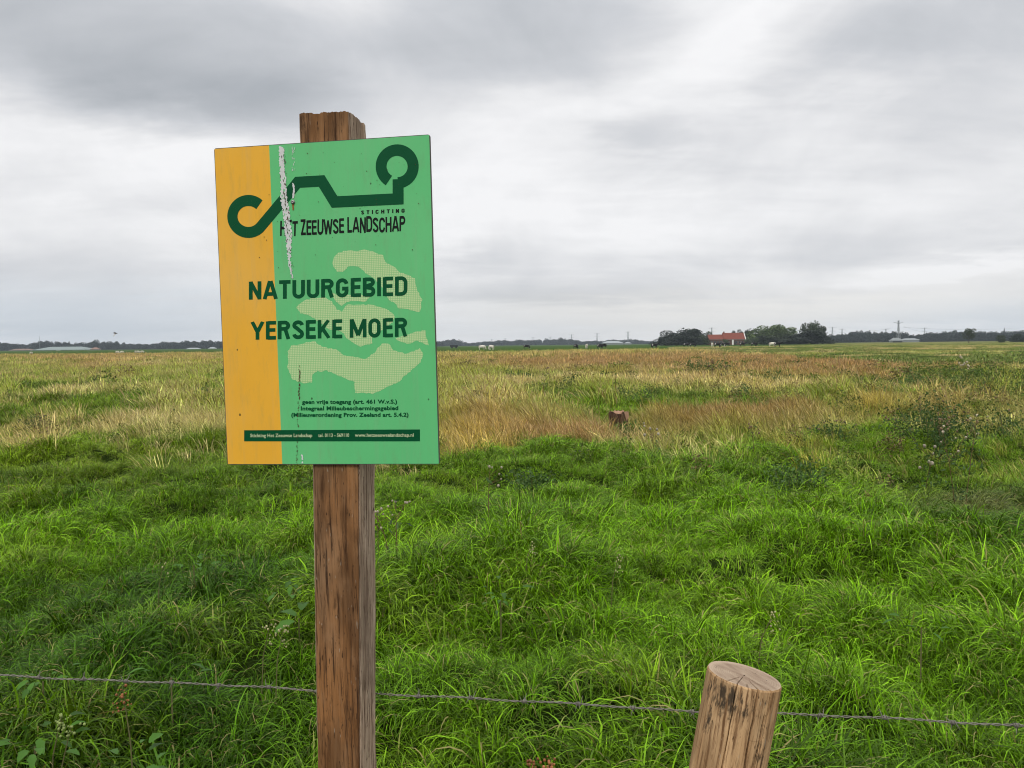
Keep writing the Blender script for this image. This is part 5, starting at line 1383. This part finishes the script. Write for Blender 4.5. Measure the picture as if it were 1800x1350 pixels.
# cows and sheep ---------------------------------------------------
def skin_mesh(name, verts, edges, radii, mat, sub=1):
    me = bpy.data.meshes.new(name); me.from_pydata(verts, edges, []); o = bpy.data.objects.new(name, me); COL.objects.link(o)
    sk = o.modifiers.new('s', 'SKIN'); 
    for i, r in enumerate(radii):
        sv = me.skin_vertices[0].data[i]; sv.radius = r if isinstance(r, tuple) else (r, r); sv.use_root = (i == 0)
    ss = o.modifiers.new('u', 'SUBSURF'); ss.levels = sub; ss.render_levels = sub
    dg = bpy.context.evaluated_depsgraph_get(); m2 = bpy.data.meshes.new_from_object(o.evaluated_get(dg)); bpy.data.objects.remove(o); m2.name = name
    m2.materials.clear(); m2.materials.append(mat); m2.polygons.foreach_set('use_smooth', [True] * len(m2.polygons)); return m2
def cow_mesh(name, mat, graze=False, sheep=False):
    hz = .95; hd = (1.15, 0, .35) if graze else (1.25, 0, 1.42)
    nk = (.98, 0, .80) if graze else (.98, 0, 1.28)
    V = [(0, 0, 1.05), (.55, 0, 1.08), (-.55, 0, 1.10), (.82, 0, 1.12), nk, hd, (hd[0] + (.10 if graze else .28), 0, hd[2] - .18), (-.80, 0, 1.15), (-.92, 0, .95), (-.94, 0, .55)]
    E = [(0, 1), (0, 2), (1, 3), (3, 4), (4, 5), (5, 6), (2, 7), (7, 8), (8, 9)]
    Rr = [(.36, .40), (.34, .37), (.33, .36), (.22, .26), (.15, .19), (.13, .15), (.08, .09), (.14, .16), (.03, .03), (.03, .03)]
    for (x, s) in ((.58, -1), (.58, 1), (-.60, -1), (-.60, 1)):
        root_ = 1 if x > 0 else 2; k = len(V)
        bk = .06 if x > 0 else -.10
        V += [(x, s * .20, .80), (x + (bk if x < 0 else .02), s * .20, .45), (x, s * .20, .03)]; E += [(root_, k), (k, k + 1), (k + 1, k + 2)]; Rr += [(.15, .13), (.07, .07), (.06, .06)]
    if sheep: Rr = [(a * 1.15, b_ * 1.15) if a > .2 else (a, b_) for a, b_ in Rr]
    me = skin_mesh(name, V, E, Rr, mat)
    b = bmesh.new(); b.from_mesh(me)       # ears
    for s in (-1, 1):
        q_ = [b.verts.new((hd[0] - .02, s * .10, hd[2] + .06)), b.verts.new((hd[0] - .02, s * .30, hd[2] + .08)), b.verts.new((hd[0] + .06, s * .20, hd[2] + .01)), b.verts.new((hd[0] - .03, s * .20, hd[2] - .02))]
        for f in ((0, 1, 2), (0, 3, 1), (1, 3, 2), (0, 2, 3)): b.faces.new([q_[i] for i in f])
    b.to_mesh(me); b.free(); return me
def pied(name, a, c_, th):
    mt, q = mat_new(name); n = q.noise(q.n('ShaderNodeTexCoord').outputs['Object'], 1.3, 2, .5)
    c = q.mix(q.ramp(n, [(th, 0), (th + .02, 1)]), a, c_); p = q.n('ShaderNodeBsdfPrincipled', ins={'Base Color': c, 'Roughness': .8, 'Specular IOR Level': .2}); q.n('ShaderNodeOutputMaterial', ins={'Surface': p.outputs[0]}); return mt
M_BLK = pied('black_coat', (.014, .013, .013), (.5, .48, .45), .62); M_WHT = pied('cream_coat', (.62, .58, .50), (.5, .42, .33), .6); M_PIED = pied('pied_coat', (.014, .013, .013), (.6, .58, .55), .5)
cows = {(m_, g_): cow_mesh('body', mm, g_) for m_, mm in (('b', M_BLK), ('w', M_WHT), ('p', M_PIED)) for g_ in (False, True)}
sheep_m = cow_mesh('body', simple('fleece', (.60, .56, .48), .95, .1, .1, 8), True, True)
def beast(px, Y, k, g, rz, label, cat='cow', sc=1.0, me=None, name='cow', group='cattle grazing before the farm'):
    Y = Y * .84 if cat == 'cow' else Y
    sc = sc * 1.12
    o = link(name, me or cows[(k, g)]); p = horizon_ground(px, Y); o.location = (p.x, p.y, gz(p.x, p.y)); o.rotation_euler = (0, 0, rz); o.scale = (sc,) * 3; tag(o, label, cat, group)
for a in [(925, 330, 'b', True, 0, 'black cow grazing alone in the green strip left of centre'), (1012, 300, 'b', True, .9, 'black cow at the left end of the central herd'), (1031, 330, 'w', False, 1.3, 'small white cow between two black cows'), (1055, 290, 'b', False, 0, 'black cow standing right of the small white cow'), (1061, 300, 'b', True, 3.0, 'black cow grazing behind another, right of the small white cow'),
          (847, 300, 'w', True, 0, 'white cow grazing, left one of two near the sign'), (864, 290, 'w', True, 2.4, 'white cow grazing, right one of two near the sign'), (1150, 280, 'b', False, .4, 'black cow at the left foot of the farm grove'), (1206, 340, 'b', False, 0, 'black cow before the left farm grove'), (1217, 350, 'b', True, 0, 'black cow grazing right of another before the left farm grove'),
          (1252, 350, 'w', False, 1.4, 'white cow below the left end of the farmhouse'), (1261, 300, 'b', False, 0, 'large black cow below the farmhouse windows'), (1270, 350, 'p', True, 0, 'pied cow grazing below the farmhouse'), (1278, 360, 'b', True, 3.1, 'black cow grazing below the white farmhouse door'), (1305, 360, 'b', False, 0, 'black cow lying off below the right gable'), (1325, 360, 'b', True, 0, 'black cow below the pale round shrub'),
          (1357, 320, 'w', True, 0, 'brownish white cow below the willows'), (1366.5, 300, 'b', False, 0, 'black cow below the willows, beside the brownish white one')]:
    beast(*a)
for k, (px, lb) in enumerate(((206, 'white sheep lying at far left of the flock beyond the dry grass'), (214, 'white sheep, second from the left in the flock'), (238, 'white sheep in the middle of the flock'), (243, 'white sheep second from the right in the flock'), (250, 'white sheep at the right end of the flock'), (55, 'single white sheep below the long barn'))):
    beast(px, 250, 'w', True, k * .9, lb, 'sheep', .55, sheep_m, 'sheep', 'sheep beyond the dry grass at left')
# trailer
tp_ = horizon_ground(798, 420); tr = empty('field_trailer', (tp_.x, tp_.y, 0)); tag(tr, 'dark low trailer parked in the green field right of the sign', 'trailer')
b = MB(); b.box(-2.0, 2.0, -1, 1, .7, 1.7); b.build('box', simple('dark_trailer', (.03, .035, .035), .7, .3, .2, 2), tr)
for x_ in (-1.1, 1.1):
    for y_ in (-1.05, 1.05): b = MB(); b.bar((x_, y_ - .12, .42), (x_, y_ + .12, .42), .42, .42, 14); b.build('wheel', M_OPEN, tr)
b = MB(); b.bar((2.0, 0, .8), (3.4, 0, .5), .06, .06, 5); b.build('drawbar', M_OPEN, tr)
# bird -------------------------------------------------------------
bp = at_depth(203, 586, 62)
bird = empty('bird', bp); tag(bird, 'dark bird with spread wings flying low over the left horizon', 'bird'); bird.rotation_euler = (0.1, .1, 0)
M_BIRD = simple('dark_plumage', (.03, .028, .03), .7, .3, .3, 9); M_BIRDW = simple('pale_wing_patch', (.45, .45, .44), .7, .3, .2, 9)
me = skin_mesh('body', [(0, 0, 0), (.08, 0, .01), (.14, 0, .03), (.18, 0, .025), (-.09, 0, .0), (-.22, 0, .0)], [(0, 1), (1, 2), (2, 3), (0, 4), (4, 5)], [(.035, .04), (.03, .032), (.024, .024), (.006, .006), (.025, .02), (.03, .006)], M_BIRD)
link('body', me, bird)
def wing(pts, mat):
    b = MB(); n = len(pts); b.add([(x, y, z) for x, y, z in pts] + [(x, y, z - .008) for x, y, z in pts], [tuple(range(n)), tuple(range(2 * n - 1, n - 1, -1))] + [(k, n + k, n + (k + 1) % n, (k + 1) % n) for k in range(n)]); return b.build('wing', mat, bird)
wing([(.07, .02, .02), (.02, -.08, -.10), (-.02, -.16, -.22), (-.08, -.17, -.24), (-.10, -.08, -.12), (-.08, .02, .01)], M_BIRDW)
wing([(.08, .0, .03), (-.05, .20, .045), (-.28, .30, .05), (-.36, .32, .045), (-.20, .16, .035), (-.09, .02, .02)], M_BIRD)

# ------------------------------------------------------------------ air
HZ = 3250.0
b = MB(); b.box(-HZ * 1.03, HZ * 1.03, -HZ * 1.03, HZ * 1.03, -1.5, 75)
mt = bpy.data.materials.new('haze_air'); mt.use_nodes = True; mt.node_tree.nodes.clear(); q = NT(mt.node_tree)
pv = q.n('ShaderNodeVolumePrincipled', ins={'Color': (.78, .89, 1.0, 1), 'Density': .00014, 'Anisotropy': .2})
q.n('ShaderNodeOutputMaterial', ins={'Volume': pv.outputs[0]})
hz = b.build('haze', mt); tag(hz, kind='stuff')
